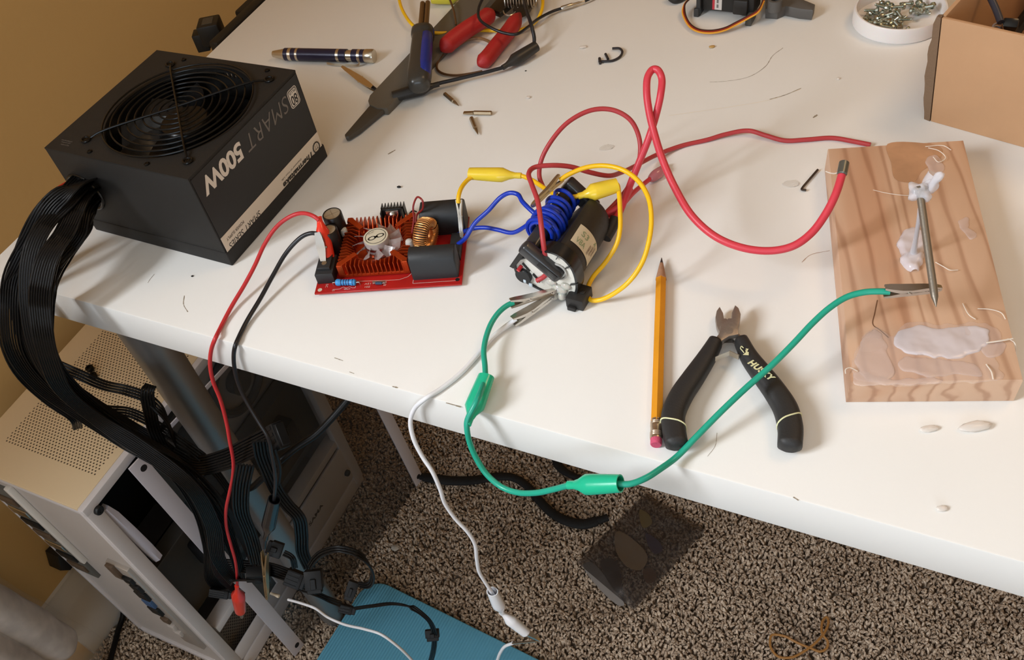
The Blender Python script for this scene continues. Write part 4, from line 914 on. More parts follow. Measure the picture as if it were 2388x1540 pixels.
pr += [(0.0085, 0.0037)]
for k in range(3): pr += [(0.0098+k*0.0011, 0.00385), (0.0103+k*0.0011, 0.0036)]
pr += [(0.0138, 0.0037)]
mb.lathe(a+u*0.0035, u, pr, 24); mb.build('ferrule', FERR, pn, world=True)
mb = MB(); mb.lathe(a-u*0.0005, u, [(0, 0.0029), (0.0007, 0.0034), (0.0045, 0.0034)], 24); mb.build('eraser', mat('eraser_pink', (196, 78, 108), 0.8, bump=0.4, bscale=900), pn, world=True)

# ================================================================ diagonal cutters
pl_ = thing_at('wire_cutters', 'black handled diagonal wire cutters lying open between pencil and wood block', 'pliers', 1705, 900)
HM = mat('handle_black_grip', (40, 39, 39), 0.55, bump=0.15, bscale=900); CM = mat('cutter_steel', (156, 146, 138), 0.42, 0.7, bump=0.15, bscale=600)
CREAM = mat('print_cream', (224, 222, 176), 0.5)
hz = 0.0072
def handle(pts, rs):
    P = spline([D(px, py, h) for px, py, h in pts], 8); K = len(P); mb = MB(); rings = []
    R2 = []
    for i in range(K):
        f = i/(K-1)*(len(rs)-1); j = min(int(f), len(rs)-2); R2.append(rs[j]+(rs[j+1]-rs[j])*(f-j))
    for i in range(K):
        t = (P[min(i+1, K-1)]-P[max(i-1, 0)]).normalized(); side = t.cross(V((0, 0, 1))).normalized(); up = side.cross(t).normalized()
        r = R2[i]; 
        rings.append([P[i] + side*(r*math.copysign(abs(math.cos(2*PI*k/20))**0.8, math.cos(2*PI*k/20))) + up*(0.0062*min(1, r/0.0045)*math.copysign(abs(math.sin(2*PI*k/20))**0.7, math.sin(2*PI*k/20))) for k in range(20)])
    # rounded ends
    c0, c1 = P[0], P[-1]
    rings.insert(0, [c0 + (p-c0)*0.5 - (P[1]-P[0]).normalized()*0.0022 for p in rings[0]]); 
    rings.append([c1 + (p-c1)*0.55 + (P[-1]-P[-2]).normalized()*0.0025 for p in rings[-1]])
    mb.loft(rings); return mb.build('handle', HM, pl_, world=True, angle=60), P
hl, PLh = handle([(1668, 800, hz), (1648, 835, hz), (1618, 880, hz), (1588, 925, hz), (1570, 970, hz), (1572, 1005, hz), (1578, 1036, hz)], [0.0045, 0.0056, 0.0065, 0.0069, 0.0071, 0.0070, 0.0066])
hr, PRh = handle([(1728, 796, hz), (1748, 835, hz), (1778, 875, hz), (1808, 915, hz), (1832, 955, hz), (1843, 1000, hz), (1842, 1040, hz)], [0.0042, 0.0052, 0.0061, 0.0066, 0.0070, 0.0071, 0.0068])
def band(P, i, tilt, par):
    t = (P[i+1]-P[i-1]).normalized(); s = t.cross(V((0, 0, 1))).normalized(); mb = MB(); Q = []
    for k in range(24):
        an = 2*PI*k/24; Q.append(P[i] + s*(0.0071*math.copysign(abs(math.cos(an))**0.8, math.cos(an))) + V((0, 0, 0.0063*math.copysign(abs(math.sin(an))**0.7, math.sin(an)))) + t*(math.cos(an)*tilt))
    mb.tube(Q, 0.0005, 6, closed=True, raw=True); mb.build('handle_stripe', CREAM, par, world=True)
band(PLh, len(PLh)-12, -0.003, hl); band(PRh, len(PRh)-12, 0.003, hr)
# steel head: two jaws crossing at the joint
Pp = lambda L, h: [(D(x, y, h).x, D(x, y, h).y) for x, y in L]
def slab(L, z0, z1, name, bev=0.0006):
    mb = MB(); P = Pp(L, (z0+z1)/2); ar = sum(P[i-1][0]*P[i][1]-P[i][0]*P[i-1][1] for i in range(len(P)))
    if ar < 0: P = P[::-1]
    mb.bprism(P, ZD+z0, ZD+z1, bev); return mb.build(name, CM, pl_, world=True, angle=30)
slab([(1678, 720), (1671, 730), (1668, 745), (1671, 765), (1678, 782), (1700, 790), (1716, 800), (1735, 812), (1738, 800), (1722, 782), (1712, 762), (1693, 748), (1688, 748), (1686, 735)], 0.0035, 0.0082, 'jaw')
slab([(1714, 717), (1722, 724), (1727, 738), (1725, 755), (1721, 770), (1722, 786), (1700, 790), (1684, 800), (1666, 815), (1662, 802), (1676, 784), (1680, 765), (1698, 748), (1706, 748), (1706, 735)], 0.0065, 0.0115, 'jaw')
mb = MB(); c = D(1700, 772, 0.0114); mb.lathe(c, (0, 0, 1), [(0, 0.0026), (0.00015, 0.0026), (0.00025, 0.0001)], 24); mb.build('pivot_rivet', CM, pl_, world=True)
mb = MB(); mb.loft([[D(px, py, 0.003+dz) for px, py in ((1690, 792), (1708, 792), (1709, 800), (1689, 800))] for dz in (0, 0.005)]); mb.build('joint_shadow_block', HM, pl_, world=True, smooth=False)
mb = MB(); a, b = D(1668, 838, 0.009), D(1702, 824, 0.009); s = V((0, 0, 0.0022)); mb.loft([[a-s, a+s, a+s+V((0.0004, 0.0004, 0)), a-s+V((0.0004, 0.0004, 0))], [b-s, b+s, b+s+V((0.0004, 0.0004, 0)), b-s+V((0.0004, 0.0004, 0))]])
a, b = D(1700, 824, 0.009), D(1722, 834, 0.009); mb.loft([[a-s, a+s, a+s+V((0.0004, 0.0004, 0)), a-s+V((0.0004, 0.0004, 0))], [b-s, b+s, b+s+V((0.0004, 0.0004, 0)), b-s+V((0.0004, 0.0004, 0))]])
mb.build('return_spring', mat('spring_steel', (206, 196, 180), 0.3, 0.9), pl_, world=True, smooth=False)
# lettering along the right handle
def onhandle(w_, h_, s, px0, py0, px1, py1, m, **k):
    o = D(px0, py0, hz+0.0064); e = D(px1, py1, hz+0.0064); r = (e-o); L = r.length; r.normalize(); up = V((0, 0, 1)).cross(r)
    return text('lettering', s, hr, o - up*h_*0.0, r, up, L, h_, m, world=True, **k)
onhandle(0, 0.0046, 'HUSKY', 1742, 848, 1797, 891, CREAM, bold=0.05, shear=0.1, spacing=1.12)
# small emblem above the lettering: a plain curved stroke and a notched shape
mb = MB(); e = lambda px, py: D(px, py, hz+0.0066)
mb.tube([e(1734, 812), e(1729, 808), e(1727, 813), e(1731, 818), e(1735, 823)], 0.0003, 6)
for tri in (((1739, 813), (1746, 814), (1742, 820)), ((1738, 816), (1744, 819), (1740, 826)), ((1732, 828), (1739, 822), (1746, 829)), ((1739, 822), (1746, 821), (1746, 829))):
    P = [e(*t) for t in tri]; mb.add(P, [(0, 1, 2)])
mb.build('emblem', CREAM, hr, world=True, smooth=False)

# ================================================================ wood block with nail and hot glue
BLW, BLL, BLH = 0.0895, 0.2145, 0.020
c0 = D(1972, 940, 0); c1 = D(2357, 937, 0); by_ = math.atan2(c1.y-c0.y, c1.x-c0.x)
def wood():
    m = bpy.data.materials.new('pale_wood'); m.use_nodes = True; nt = m.node_tree; b = nt.nodes['Principled BSDF']
    tc = nt.nodes.new('ShaderNodeTexCoord'); mp = nt.nodes.new('ShaderNodeMapping'); mp.inputs['Scale'].default_value = (1.0, 0.10, 1.0)
    n1 = nt.nodes.new('ShaderNodeTexNoise'); n1.inputs['Scale'].default_value = 18; n1.inputs['Detail'].default_value = 3
    nt.links.new(tc.outputs['Object'], mp.inputs['Vector']); nt.links.new(mp.outputs['Vector'], n1.inputs['Vector'])
    w = nt.nodes.new('ShaderNodeTexWave'); w.wave_type = 'BANDS'; w.bands_direction = 'X'; w.inputs['Scale'].default_value = 26; w.inputs['Distortion'].default_value = 9; w.inputs['Detail'].default_value = 3; w.inputs['Detail Scale'].default_value = 1.2
    nt.links.new(mp.outputs['Vector'], w.inputs['Vector'])
    n2 = nt.nodes.new('ShaderNodeTexNoise'); n2.inputs['Scale'].default_value = 14; n2.inputs['Detail'].default_value = 2; nt.links.new(tc.outputs['Object'], n2.inputs['Vector'])
    r = nt.nodes.new('ShaderNodeValToRGB'); cr = r.color_ramp; cr.elements[0].position = 0.0; cr.elements[0].color = lin((182, 142, 114)) + (1,); cr.elements[1].position = 0.55; cr.elements[1].color = lin((208, 172, 144)) + (1,)
    e = cr.elements.new(0.2); e.color = lin((203, 165, 137)) + (1,)
    nt.links.new(w.outputs['Color'], r.inputs['Fac'])
    mx = nt.nodes.new('ShaderNodeMix'); mx.data_type = 'RGBA'; mx.blend_type = 'MULTIPLY'; mx.inputs[0].default_value = 0.55
    r2 = nt.nodes.new('ShaderNodeValToRGB'); r2.color_ramp.elements[0].color = lin((226, 194, 168)) + (1,); r2.color_ramp.elements[1].color = (1, 1, 1, 1); r2.color_ramp.elements[0].position = 0.36; r2.color_ramp.elements[1].position = 0.5
    nt.links.new(n1.outputs['Fac'], r2.inputs['Fac']); nt.links.new(r.outputs['Color'], mx.inputs[6]); nt.links.new(r2.outputs['Color'], mx.inputs[7]); nt.links.new(mx.outputs[2], b.inputs['Base Color'])
    b.inputs['Roughness'].default_value = 0.62
    bp = nt.nodes.new('ShaderNodeBump'); bp.inputs['Strength'].default_value = 0.12; bp.inputs['Distance'].default_value = 0.001; nt.links.new(w.outputs['Color'], bp.inputs['Height']); nt.links.new(bp.outputs['Normal'], b.inputs['Normal'])
    return m
WOOD = wood()
wb = thing('wood_block', 'pale wooden board carrying a glued nail, hot glue smeared across its front end', 'wood block', (c0.x, c0.y, ZD), by_)
sk = 0.0715; mb = MB(); mb.bprism([(0, 0), (BLW, 0), (BLW+sk*BLL, BLL*0.9974), (sk*BLL, BLL*0.9974)], 0, BLH, 0.0011); mb.build('board', WOOD, wb)
KN = mat('resin_stain', (192, 146, 110), 0.5, var=0.2, vscale=60)
def patch(P, name, m, par=wb, z=0.00015, n=6):
    mb = MB(); Q = spline([V((x, y, BLH+z)) for x, y in P], n, True); mb.add(Q, [tuple(range(len(Q)))]); return mb.build(name, m, par, smooth=False)
TOP = lambda px, py, h=0: D(px, py, BLH+h)
def tl(px, py): 
    p = wmat(wb).inverted() @ TOP(px, py); return (p.x, p.y)
patch([tl(2070, 336), tl(2150, 334), tl(2195, 345), tl(2192, 372), tl(2150, 400), tl(2130, 425), tl(2090, 420), tl(2078, 380)], 'dark_grain_patch', KN)
# scraped side flakes
GLUE = mat('hot_glue', (236, 216, 208), 0.14, ior=1.48, alpha=0.4); GLUEM = mat('hot_glue_milky', (234, 226, 230), 0.16, ior=1.48, alpha=0.7)
from mathutils import noise as mnoise
def smear(P, hgt, m, name='glue_smear', seed=0, inset=0.5):
    """a thin irregular film of glue: a height field inside the outline"""
    Q = spline([TOP(px, py) for px, py in P], 6, True); n = len(Q); Mi = wmat(wb).inverted(); q2 = [(v.x, v.y) for v in (Mi @ p for p in Q)]
    def inside(x, y):
        c = False
        for i in range(n):
            (x1, y1), (x2, y2) = q2[i-1], q2[i]
            if (y1 > y) != (y2 > y) and x < (x2-x1)*(y-y1)/(y2-y1)+x1: c = not c
        return c
    def dist(x, y):
        b = 1e9
        for i in range(n):
            (x1, y1), (x2, y2) = q2[i-1], q2[i]; dx, dy = x2-x1, y2-y1; t = max(0, min(1, ((x-x1)*dx+(y-y1)*dy)/(dx*dx+dy*dy+1e-12)))
            b = min(b, math.hypot(x-x1-t*dx, y-y1-t*dy))
        return b
    st = 0.00042; x0 = min(p[0] for p in q2)-st; x1 = max(p[0] for p in q2)+st; y0 = min(p[1] for p in q2)-st; y1 = max(p[1] for p in q2)+st
    nx, ny = int((x1-x0)/st)+2, int((y1-y0)/st)+2; idx = {}; vs = []; fs = []; N_ = lambda x, y, s: mnoise.noise(V((x*s, y*s, seed*3.7)))
    for j in range(ny):
        for i in range(nx):
            x, y = x0+i*st, y0+j*st
            d = dist(x, y); sgn = 1 if inside(x, y) else -1
            d = sgn*d + 0.0016*N_(x, y, 190)
            if d > -1.5*st:
                if d < 0:
                    dd = lambda X_, Y_: (1 if inside(X_, Y_) else -1)*dist(X_, Y_) + 0.0016*N_(X_, Y_, 190)
                    gx = (dd(x+1e-4, y)-d)/1e-4; gy = (dd(x, y+1e-4)-d)/1e-4; g2 = gx*gx+gy*gy+1e-6
                    x -= d*gx/g2; y -= d*gy/g2
                e = max(0, min(1, max(d, 0)/(0.0022+hgt*0.3))); e = math.sqrt(e*(2-e))
                z = hgt*e*(0.62+0.75*N_(x, y, 70)+0.16*N_(x, y, 220)) if hgt < 0.004 else hgt*e*(0.85+0.25*N_(x, y, 110))
                idx[(i, j)] = len(vs); vs.append(V((x, y, BLH+max(z, 0.0)+0.0002*(d > 0))))
    for j in range(ny-1):
        for i in range(nx-1):
            k = [(i, j), (i+1, j), (i+1, j+1), (i, j+1)]
            if all(a in idx for a in k): fs.append(tuple(idx[a] for a in k))
    mb = MB(); mb.add(vs, fs); return mb.build(name, m, wb, angle=180)
smear([(1992, 880), (2004, 805), (2040, 762), (2080, 785), (2110, 755), (2200, 757), (2300, 755), (2336, 785), (2318, 830), (2336, 882), (2200, 895), (2080, 900)], 0.00045, mat('hot_glue_film', (240, 222, 214), 0.12, ior=1.48, alpha=0.22), seed=12)
smear([(2010, 800), (2040, 770), (2062, 790), (2075, 830), (2085, 870), (2060, 895), (2020, 885), (1995, 850)], 0.0006, GLUE, seed=1)
smear([(2110, 770), (2140, 758), (2200, 768), (2260, 760), (2300, 765), (2310, 790), (2290, 815), (2260, 825), (2230, 838), (2190, 835), (2150, 830), (2105, 822), (2085, 800), (2090, 780)], 0.0012, GLUEM, seed=2)
smear([(2100, 838), (2160, 835), (2210, 842), (2260, 845), (2285, 860), (2290, 878), (2230, 872), (2180, 880), (2130, 872), (2098, 858)], 0.0008, GLUE, seed=3)
smear([(1990, 872), (2010, 868), (2050, 878), (2100, 885), (2160, 880), (2200, 888), (2160, 896), (2090, 898), (2030, 899), (1990, 898)], 0.0007, GLUE, seed=4)
smear([(2285, 800), (2320, 800), (2332, 790), (2345, 805), (2330, 830), (2300, 835)], 0.001, GLUE, seed=8)
smear([(2236, 515), (2256, 508), (2264, 520), (2258, 532), (2270, 540), (2276, 552), (2262, 558), (2250, 545)], 0.0009, GLUE, seed=5)
gb = smear([(2090, 570), (2105, 545), (2130, 535), (2155, 548), (2158, 580), (2152, 610), (2140, 632), (2115, 630), (2100, 610), (2098, 590)], 0.0048, GLUEM, 'glue_blob', seed=6)
smear([(2160, 372), (2180, 362), (2196, 372), (2200, 395), (2188, 410), (2168, 400)], 0.0008, GLUE, seed=9)
# upright post sheathed in glue, and the nail fixed to its top
pb = TOP(2128, 602); pt = D(2156, 436, BLH+0.054)
mb = MB(); mb.tube([pb, pb.lerp(pt, 0.5), pt], 0.0012, 10); post = mb.build('upright_wire', DSTEEL, wb, world=True)
GL2 = mat('hot_glue_clear', (236, 234, 240), 0.1, ior=1.48, alpha=0.5)
def goo(c, r, seed, amp=0.35, M=None):
    m_ = MB(); m_.ball((0, 0, 0), r, 28, 18, M); m_.v = [V(c) + v*(1+amp*mnoise.noise(v*190+V((seed, 0, 0)))+0.12*mnoise.noise(v*500+V((0, seed, 0)))) for v in m_.v]; return m_
mb = MB(); mb.tube([pb+V((0, 0, 0.002)), pb.lerp(pt, 0.2), pb.lerp(pt, 0.5), pb.lerp(pt, 0.8), pt+V((0.0015, 0.001, 0.002)), pt+V((0.004, 0.003, 0.007))], lambda t: 0.0026-0.0012*math.sin(PI*min(1, t*1.3))+0.0028*max(0, t-0.62)*2, 14); mb.build('glue_sheath', GL2, wb, world=True)
hd = D(2136, 446, BLH+0.056); goo(hd+V((0.002, 0.0, 0)), (0.0062, 0.005, 0.0052), 3.0, 0.6).build('glue_blob', GL2, wb, world=True, angle=180)
goo(hd+V((0.0075, 0.004, 0.003)), (0.0036, 0.0034, 0.0085), 7.0, 0.6, Matrix.Rotation(0.35, 4, 'Y')).build('glue_blob', GL2, wb, world=True, angle=180)
na = D(2145, 448, BLH+0.056); nb = D(2183, 716, 0.048)
u = (nb-na).normalized(); LN = (nb-na).length
NM = mat('nail_steel', (138, 129, 117), 0.45, 0.75, bump=0.1, bscale=900)
mb = MB(); mb.lathe(na, u, [(-0.002, 0.0044), (-0.0008, 0.0046), (0.0, 0.0024), (0.002, 0.0021), (LN-0.009, 0.0021), (LN-0.006, 0.0019), (LN, 0.0002)], 20); mb.build('nail', NM, wb, world=True)
# fine strings of glue
ST = mat('glue_strand', (226, 214, 200), 0.3)
def strand(P, r=0.00022, par=wb):
    mb = MB(); mb.tube(P, r, 6); mb.build('glue_strand', ST, par, world=True)
strand([TOP(2036, 443, .004), TOP(2065, 450, .002), TOP(2110, 456, .004), TOP(2140, 455, .01)]); strand([TOP(2182, 612, .001), TOP(2200, 622, .002), TOP(2215, 630, .002), TOP(2234, 630, .001)], 0.0003)
strand([TOP(2165, 345, .001), TOP(2190, 352, .003), TOP(2205, 368, .002), TOP(2188, 378, .002), TOP(2176, 366, .003)], 0.0003); strand([TOP(2158, 342, .001), TOP(2200, 340, .001), TOP(2218, 350, .001)], 0.0003)
strand([TOP(2280, 720, .001), TOP(2310, 722, .001), TOP(2335, 730, .002), TOP(2345, 745, .001)], 0.0003); strand([TOP(2300, 800, .001), TOP(2335, 795, .002), TOP(2362, 790, .002)], 0.0005)
strand([TOP(2350, 790, .002), TOP(2366, 800, .0), TOP(2370, 830, -.006), TOP(2374, 850, -.012)], 0.0003); strand([TOP(1972, 872, .001), TOP(1972, 862, .003), TOP(1982, 858, .003), TOP(2000, 866, .001)], 0.0003)
strand([TOP(2245, 708, .001), TOP(2260, 735, .002), TOP(2275, 745, .001)], 0.0003); strand([TOP(2300, 850, .001), TOP(2312, 868, .002), TOP(2316, 885, .001)], 0.0004)
CRK = mat('wood_crack', (112, 74, 48), 0.8)
for P in ([(2046, 700), (2040, 730), (2036, 758), (2052, 770), (2072, 788)],):
    mb = MB(); Q = spline([TOP(*p, 0.0002) for p in P], 5)
    for i in range(len(Q)-1):
        d = (Q[i+1]-Q[i]).normalized(); s = d.cross(V((0, 0, 1)))*0.00025; mb.add([Q[i]-s, Q[i]+s, Q[i+1]+s, Q[i+1]-s], [(0, 1, 2, 3)])
    mb.build('crack', CRK, wb, world=True, smooth=False)
# ================================================================ white computer case under the desk, its side panel leaning open
cx0, cx1, cy0_, cy1_, cz0, cz1 = -0.185, 0.003, -0.0755, 0.277, 0.0, 0.465
CASE = thing('computer_case', 'white computer case with perforated top standing under the desk beside the baseboard', 'computer case', ((cx0+cx1)/2, (cy0_+cy1_)/2, -0.002))
CW = mat('case_white_steel', (214, 208, 208), 0.45, bump=0.05, bscale=900)
def perforated(name, base, hole, pitch, rad, box):
    m = bpy.data.materials.new(name); m.use_nodes = True; nt = m.node_tree; b = nt.nodes['Principled BSDF']; b.inputs['Roughness'].default_value = 0.45
    tc = nt.nodes.new('ShaderNodeNewGeometry'); sep = nt.nodes.new('ShaderNodeSeparateXYZ'); nt.links.new(tc.outputs['Position'], sep.inputs[0])
    L = nt.links
    def M(op, a, bb=None, c=None):
        n = nt.nodes.new('ShaderNodeMath'); n.operation = op
        for i, v in enumerate((a, bb, c)):
            if v is None: continue
            if isinstance(v, (int, float)): n.inputs[i].default_value = v
            else: L.new(v, n.inputs[i])
        return n.outputs[0]
    ax, ay = box[0], box[1]
    x, y = sep.outputs[ax], sep.outputs[ay]
    px, py = pitch
    row = M('FLOOR', M('DIVIDE', y, py)); odd = M('MODULO', M('ABSOLUTE', row), 2.0)
    fx = M('SUBTRACT', M('FRACT', M('ADD', M('DIVIDE', x, px), M('MULTIPLY', odd, 0.5))), 0.5); fy = M('SUBTRACT', M('FRACT', M('DIVIDE', y, py)), 0.5)
    dx = M('MULTIPLY', fx, px); dy = M('MULTIPLY', fy, py)
    d = M('SQRT', M('ADD', M('MULTIPLY', dx, dx), M('MULTIPLY', dy, dy)))
    inside = M('LESS_THAN', d, rad)
    for v, lo, hi in ((x, box[2], box[3]), (y, box[4], box[5])):
        inside = M('MULTIPLY', inside, M('MULTIPLY', M('GREATER_THAN', v, lo), M('LESS_THAN', v, hi)))
    mx = nt.nodes.new('ShaderNodeMix'); mx.data_type = 'RGBA'; L.new(inside, mx.inputs[0]); mx.inputs[6].default_value = lin(base)+(1,); mx.inputs[7].default_value = lin(hole)+(1,)
    L.new(mx.outputs[2], b.inputs['Base Color']); return m
TOPM = perforated('case_top_warm_lit', (226, 202, 164), (74, 58, 42), (0.0045, 0.0036), 0.00102, (0, 1, -0.1535, -0.0145, -0.0355, 0.262))  # white top tinted cream: warm lamplight painted into the base colour
t = 0.0015; rim = 0.013
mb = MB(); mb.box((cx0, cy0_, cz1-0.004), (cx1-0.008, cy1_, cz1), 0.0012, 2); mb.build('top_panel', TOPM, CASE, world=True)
mb = MB(); mb.box((cx1-0.0085, cy0_, cz1-0.013), (cx1, cy1_, cz1-0.0004), 0.0015, 2)                     # upper side rail
mb.box((cx1-0.012, cy0_, 0.012), (cx1, cy0_+0.017, cz1-0.010), 0.0015, 2)                                  # rear upright
mb.box((cx1-0.012, cy1_-0.02, 0.012), (cx1, cy1_, cz1-0.010), 0.0015, 2); mb.build('side_frame', CW, CASE, world=True)
mb = MB(); mb.box((cx1-0.012, cy0_+0.004, 0.0), (cx1-0.001, cy1_, 0.030), 0.003, 3); mb.box((cx1-0.003, cy0_+0.004, 0.034), (cx1-0.0005, cy1_, 0.062), 0.001, 2); mb.build('bottom_rail', CW, CASE, world=True)
mb = MB(); mb.box((cx0, cy0_, 0.012), (cx0+t, cy1_, cz1-0.003)); mb.box((cx0, cy0_+0.02, 0.012), (cx1-0.002, cy1_, 0.0135)); mb.box((cx0, cy1_-t, 0.012), (cx1-0.001, cy1_, cz1-0.003)); mb.build('shell', CW, CASE, world=True)
DK = mat('case_inside_black', (14, 14, 15), 0.5); GI = mat('case_inside_grey', (88, 84, 80), 0.6)
mb = MB(); mb.box((-0.080, cy0_+0.006, 0.285), (-0.078, 0.022, cz1-0.006)); mb.box((-0.078, 0.020, 0.285), (cx1-0.02, 0.022, cz1-0.014)); mb.build('black_tray', DK, CASE, world=True)
mb = MB(); mb.box((-0.046, 0.023, 0.112), (-0.044, cy1_-0.02, cz1-0.014)); mb.build('board_tray', mat('case_tray_grey', (150, 146, 144), 0.5), CASE, world=True)
for y, z, r in ((0.09, 0.355, 0.045), (0.19, 0.345, 0.045)):
    mb = MB(); mb.torus((-0.040, y, z), (1, 0, 0), r, 0.006, 48, 8); mb.lathe((-0.043, y, z), (1, 0, 0), [(0, 0.018), (0.012, 0.018), (0.013, 0.0001)], 32); mb.build('case_fan', mat('fan_grey', (70, 70, 70), 0.5), CASE, world=True)
mb = MB(); mb.box((-0.043, 0.0, 0.185), (-0.012, 0.22, 0.235), 0.004); mb.build('graphics_card', mat('card_dark', (44, 44, 46), 0.5), CASE, world=True)
mb = MB(); mb.box((-0.040, cy0_+0.006, 0.132), (-0.038, cy1_-0.002, 0.285)); mb.box((-0.040, cy0_+0.022, 0.283), (cx1-0.02, cy1_-0.002, 0.285)); mb.build('inner_panel', GI, CASE, world=True)
mb = MB(); mb.box((-0.02, cy0_+0.02, 0.118), (cx1-0.002, cy1_-0.01, 0.132), 0.001); mb.build('cross_bar', CW, CASE, world=True)
LOWP = perforated('case_low_perforated', (112, 102, 92), (36, 28, 20), (0.0052, 0.0042), 0.0015, (1, 2, -0.05, 0.02, 0.035, 0.11))
mb = MB(); mb.box((-0.014, cy0_+0.02, 0.012), (-0.012, cy1_-0.01, 0.118)); mb.build('shroud_panel', LOWP, CASE, world=True)
mb = MB(); mb.box((cx1-0.006, 0.05, 0.038), (cx1-0.0003, cy1_-0.01, 0.112), 0.002); shr = mb.build('shroud_cover', CW, CASE, world=True)
text('lettering', 'SAMA', shr, (cx1, 0.143, 0.068), (0, 1, 0), (0, 0, 1), 0.039, 0.0075, mat('case_lettering', (96, 90, 86), 0.5), world=True, bold=0.03)
mb = MB(); P = [X(x, y, -0.001) for x, y in ((245, 1185), (266, 1203), (304, 1239), (344, 1278), (370, 1303))]
rings = []
for k_, p in enumerate(P):
    t_ = (P[min(k_+1, 4)]-P[max(k_-1, 0)]).normalized(); s_ = V((1, 0, 0)).cross(t_).normalized(); w_ = (0.0035, 0.0055, 0.006, 0.006, 0.005)[k_]
    rings.append([p+s_*w_+V((0.002, 0, 0)), p-s_*w_*0.2+V((0.003, 0, 0)), p-s_*w_, p-s_*w_-V((0.006, 0, 0)), p+s_*w_-V((0.006, 0, 0))])
mb.loft(rings); mb.build('inner_bracket', mat('bracket_lilac', (208, 204, 216), 0.4), CASE, world=True)
for y, z in ((cy0_+0.0125, 0.449), (0.2484, 0.060), (cy0_+0.013, 0.020)):
    mb = MB(); mb.lathe((cx1-0.0005, y, z), (1, 0, 0), [(0, 0.0052), (0.004, 0.0052), (0.005, 0.0045), (0.005, 0.002), (0.0044, 0.0018), (0.0044, 0.0001)], 24); mb.build('thumb_screw', BLK, CASE, world=True)
# rear face
RG = mat('case_rear_grey', (192, 184, 178), 0.5)
mb = MB(); mb.box((cx0+0.005, cy0_+0.004, 0.012), (cx1-0.008, cy0_+0.0055, cz1-0.004)); mb.build('rear_panel', RG, CASE, world=True)
mb = MB(); mb.box((cx1-0.009, cy0_-0.0006, 0.012), (cx1-0.0035, cy0_+0.006, cz1-0.003), 0.001); mb.box((cx0, cy0_, cz1-0.012), (cx1-0.008, cy0_+0.006, cz1-0.003), 0.001); mb.box((cx0, cy0_, 0.012), (cx0+0.006, cy0_+0.006, cz1-0.004), 0.001); mb.box((cx0, cy0_, 0.012), (cx1, cy0_+0.006, 0.024), 0.001); mb.build('rear_rim', CW, CASE, world=True)
mb = MB(); mb.box((-0.131, cy0_-0.003, 0.27), (-0.123, cy0_+0.004, 0.442), 0.001); mb.build('slot_cover', mat('slot_cover_white', (226, 222, 216), 0.4), CASE, world=True)
PB = mat('port_black', (20, 20, 20), 0.5); PBR = mat('port_brown', (96, 78, 62), 0.5)
mb = MB(); mb.box((-0.175, cy0_-0.001, 0.22), (-0.134, cy0_+0.005, 0.43), 0.001); bay = mb.build('slot_bay', mat('slot_bay_grey', (96, 96, 92), 0.5), CASE, world=True)
for k in range(7): mb = MB(); mb.box((-0.170, cy0_-0.0035, 0.235+k*0.027), (-0.140, cy0_, 0.250+k*0.027), 0.001); mb.build('slot_part', (PBR, PB, STEEL)[k % 3], bay, world=True)
mb = MB(); mb.box((-0.062, cy0_-0.0015, 0.085), (-0.026, cy0_+0.005, 0.315), 0.001); io = mb.build('port_plate', mat('port_plate_silver', (190, 184, 178), 0.35, 0.5), CASE, world=True)
for x, z, w, hh, m in ((-0.052, 0.302, 0.012, 0.030, PBR), (-0.038, 0.288, 0.014, 0.012, PB), (-0.037, 0.268, 0.014, 0.016, PB), (-0.041, 0.246, 0.018, 0.018, PB), (-0.044, 0.222, 0.016, 0.016, mat('port_blue', (60, 90, 130), 0.5)), (-0.047, 0.198, 0.018, 0.018, PB), (-0.046, 0.170, 0.012, 0.012, PBR), (-0.046, 0.150, 0.012, 0.012, RG), (-0.046, 0.130, 0.012, 0.012, RG)):
    mb = MB(); mb.box((x-w/2, cy0_-0.006, z-hh/2), (x+w/2, cy0_-0.001, z+hh/2), 0.001); mb.box((x-w*0.3, cy0_-0.0063, z-hh*0.3), (x+w*0.3, cy0_-0.0058, z+hh*0.3)); mb.build('port', m, io, world=True)
for x in (cx0+0.012, cx1-0.014):
    for y in (cy0_+0.014, cy1_-0.02):
        mb = MB(); mb.cyl((x, y, -0.009), (x, y, 0.0125), 0.009, n=20, bev=0.001); mb.build('foot', BLK, CASE, world=True)

# side panel leaning out: two white strips and a dark tinted window
pBL = V((0.0514, -0.0187, -0.002)); pBR = V((0.0916, 0.3116, -0.002)); pTL = V((0.0085, -0.0205, 0.457))
e1 = (pBR-pBL).normalized(); e2 = (pTL-pBL); HP = 0.462; e2 = (e2 - e1*e2.dot(e1)).normalized(); e3 = e1.cross(e2); WP_ = (pBR-pBL).length
PANEL = thing('side_panel', 'dark tinted side panel with white edge strips leaning against the white computer case', 'side panel', pBL)
MP = Matrix(((e1.x, e2.x, e3.x, pBL.x), (e1.y, e2.y, e3.y, pBL.y), (e1.z, e2.z, e3.z, pBL.z), (0, 0, 0, 1)))
SW = mat('panel_strip_white', (206, 200, 206), 0.45)
for a, b in ((0.0, 0.021), (WP_-0.020, WP_)):
    mb = MB(); mb.box((a, 0, 0), (b, HP, 0.0022), 0.0006, 2, MP); st = mb.build('edge_strip', SW, PANEL, world=True)
    for z in (0.014, HP-0.014):
        mb = MB(); mb.lathe(MP @ V((0.5*(a+b)+0.002, z, 0.0021)), e3, [(0, 0.0042), (0.0003, 0.0042)], 24); mb.build('screw_hole', mat('hole_dark', (24, 22, 24), 0.8), st, world=True)
mb = MB(); mb.box((0.021, HP-0.006, 0.0), (WP_-0.020, HP, 0.0018), 0.0004, 1, MP); mb.build('edge_strip', SW, PANEL, world=True)
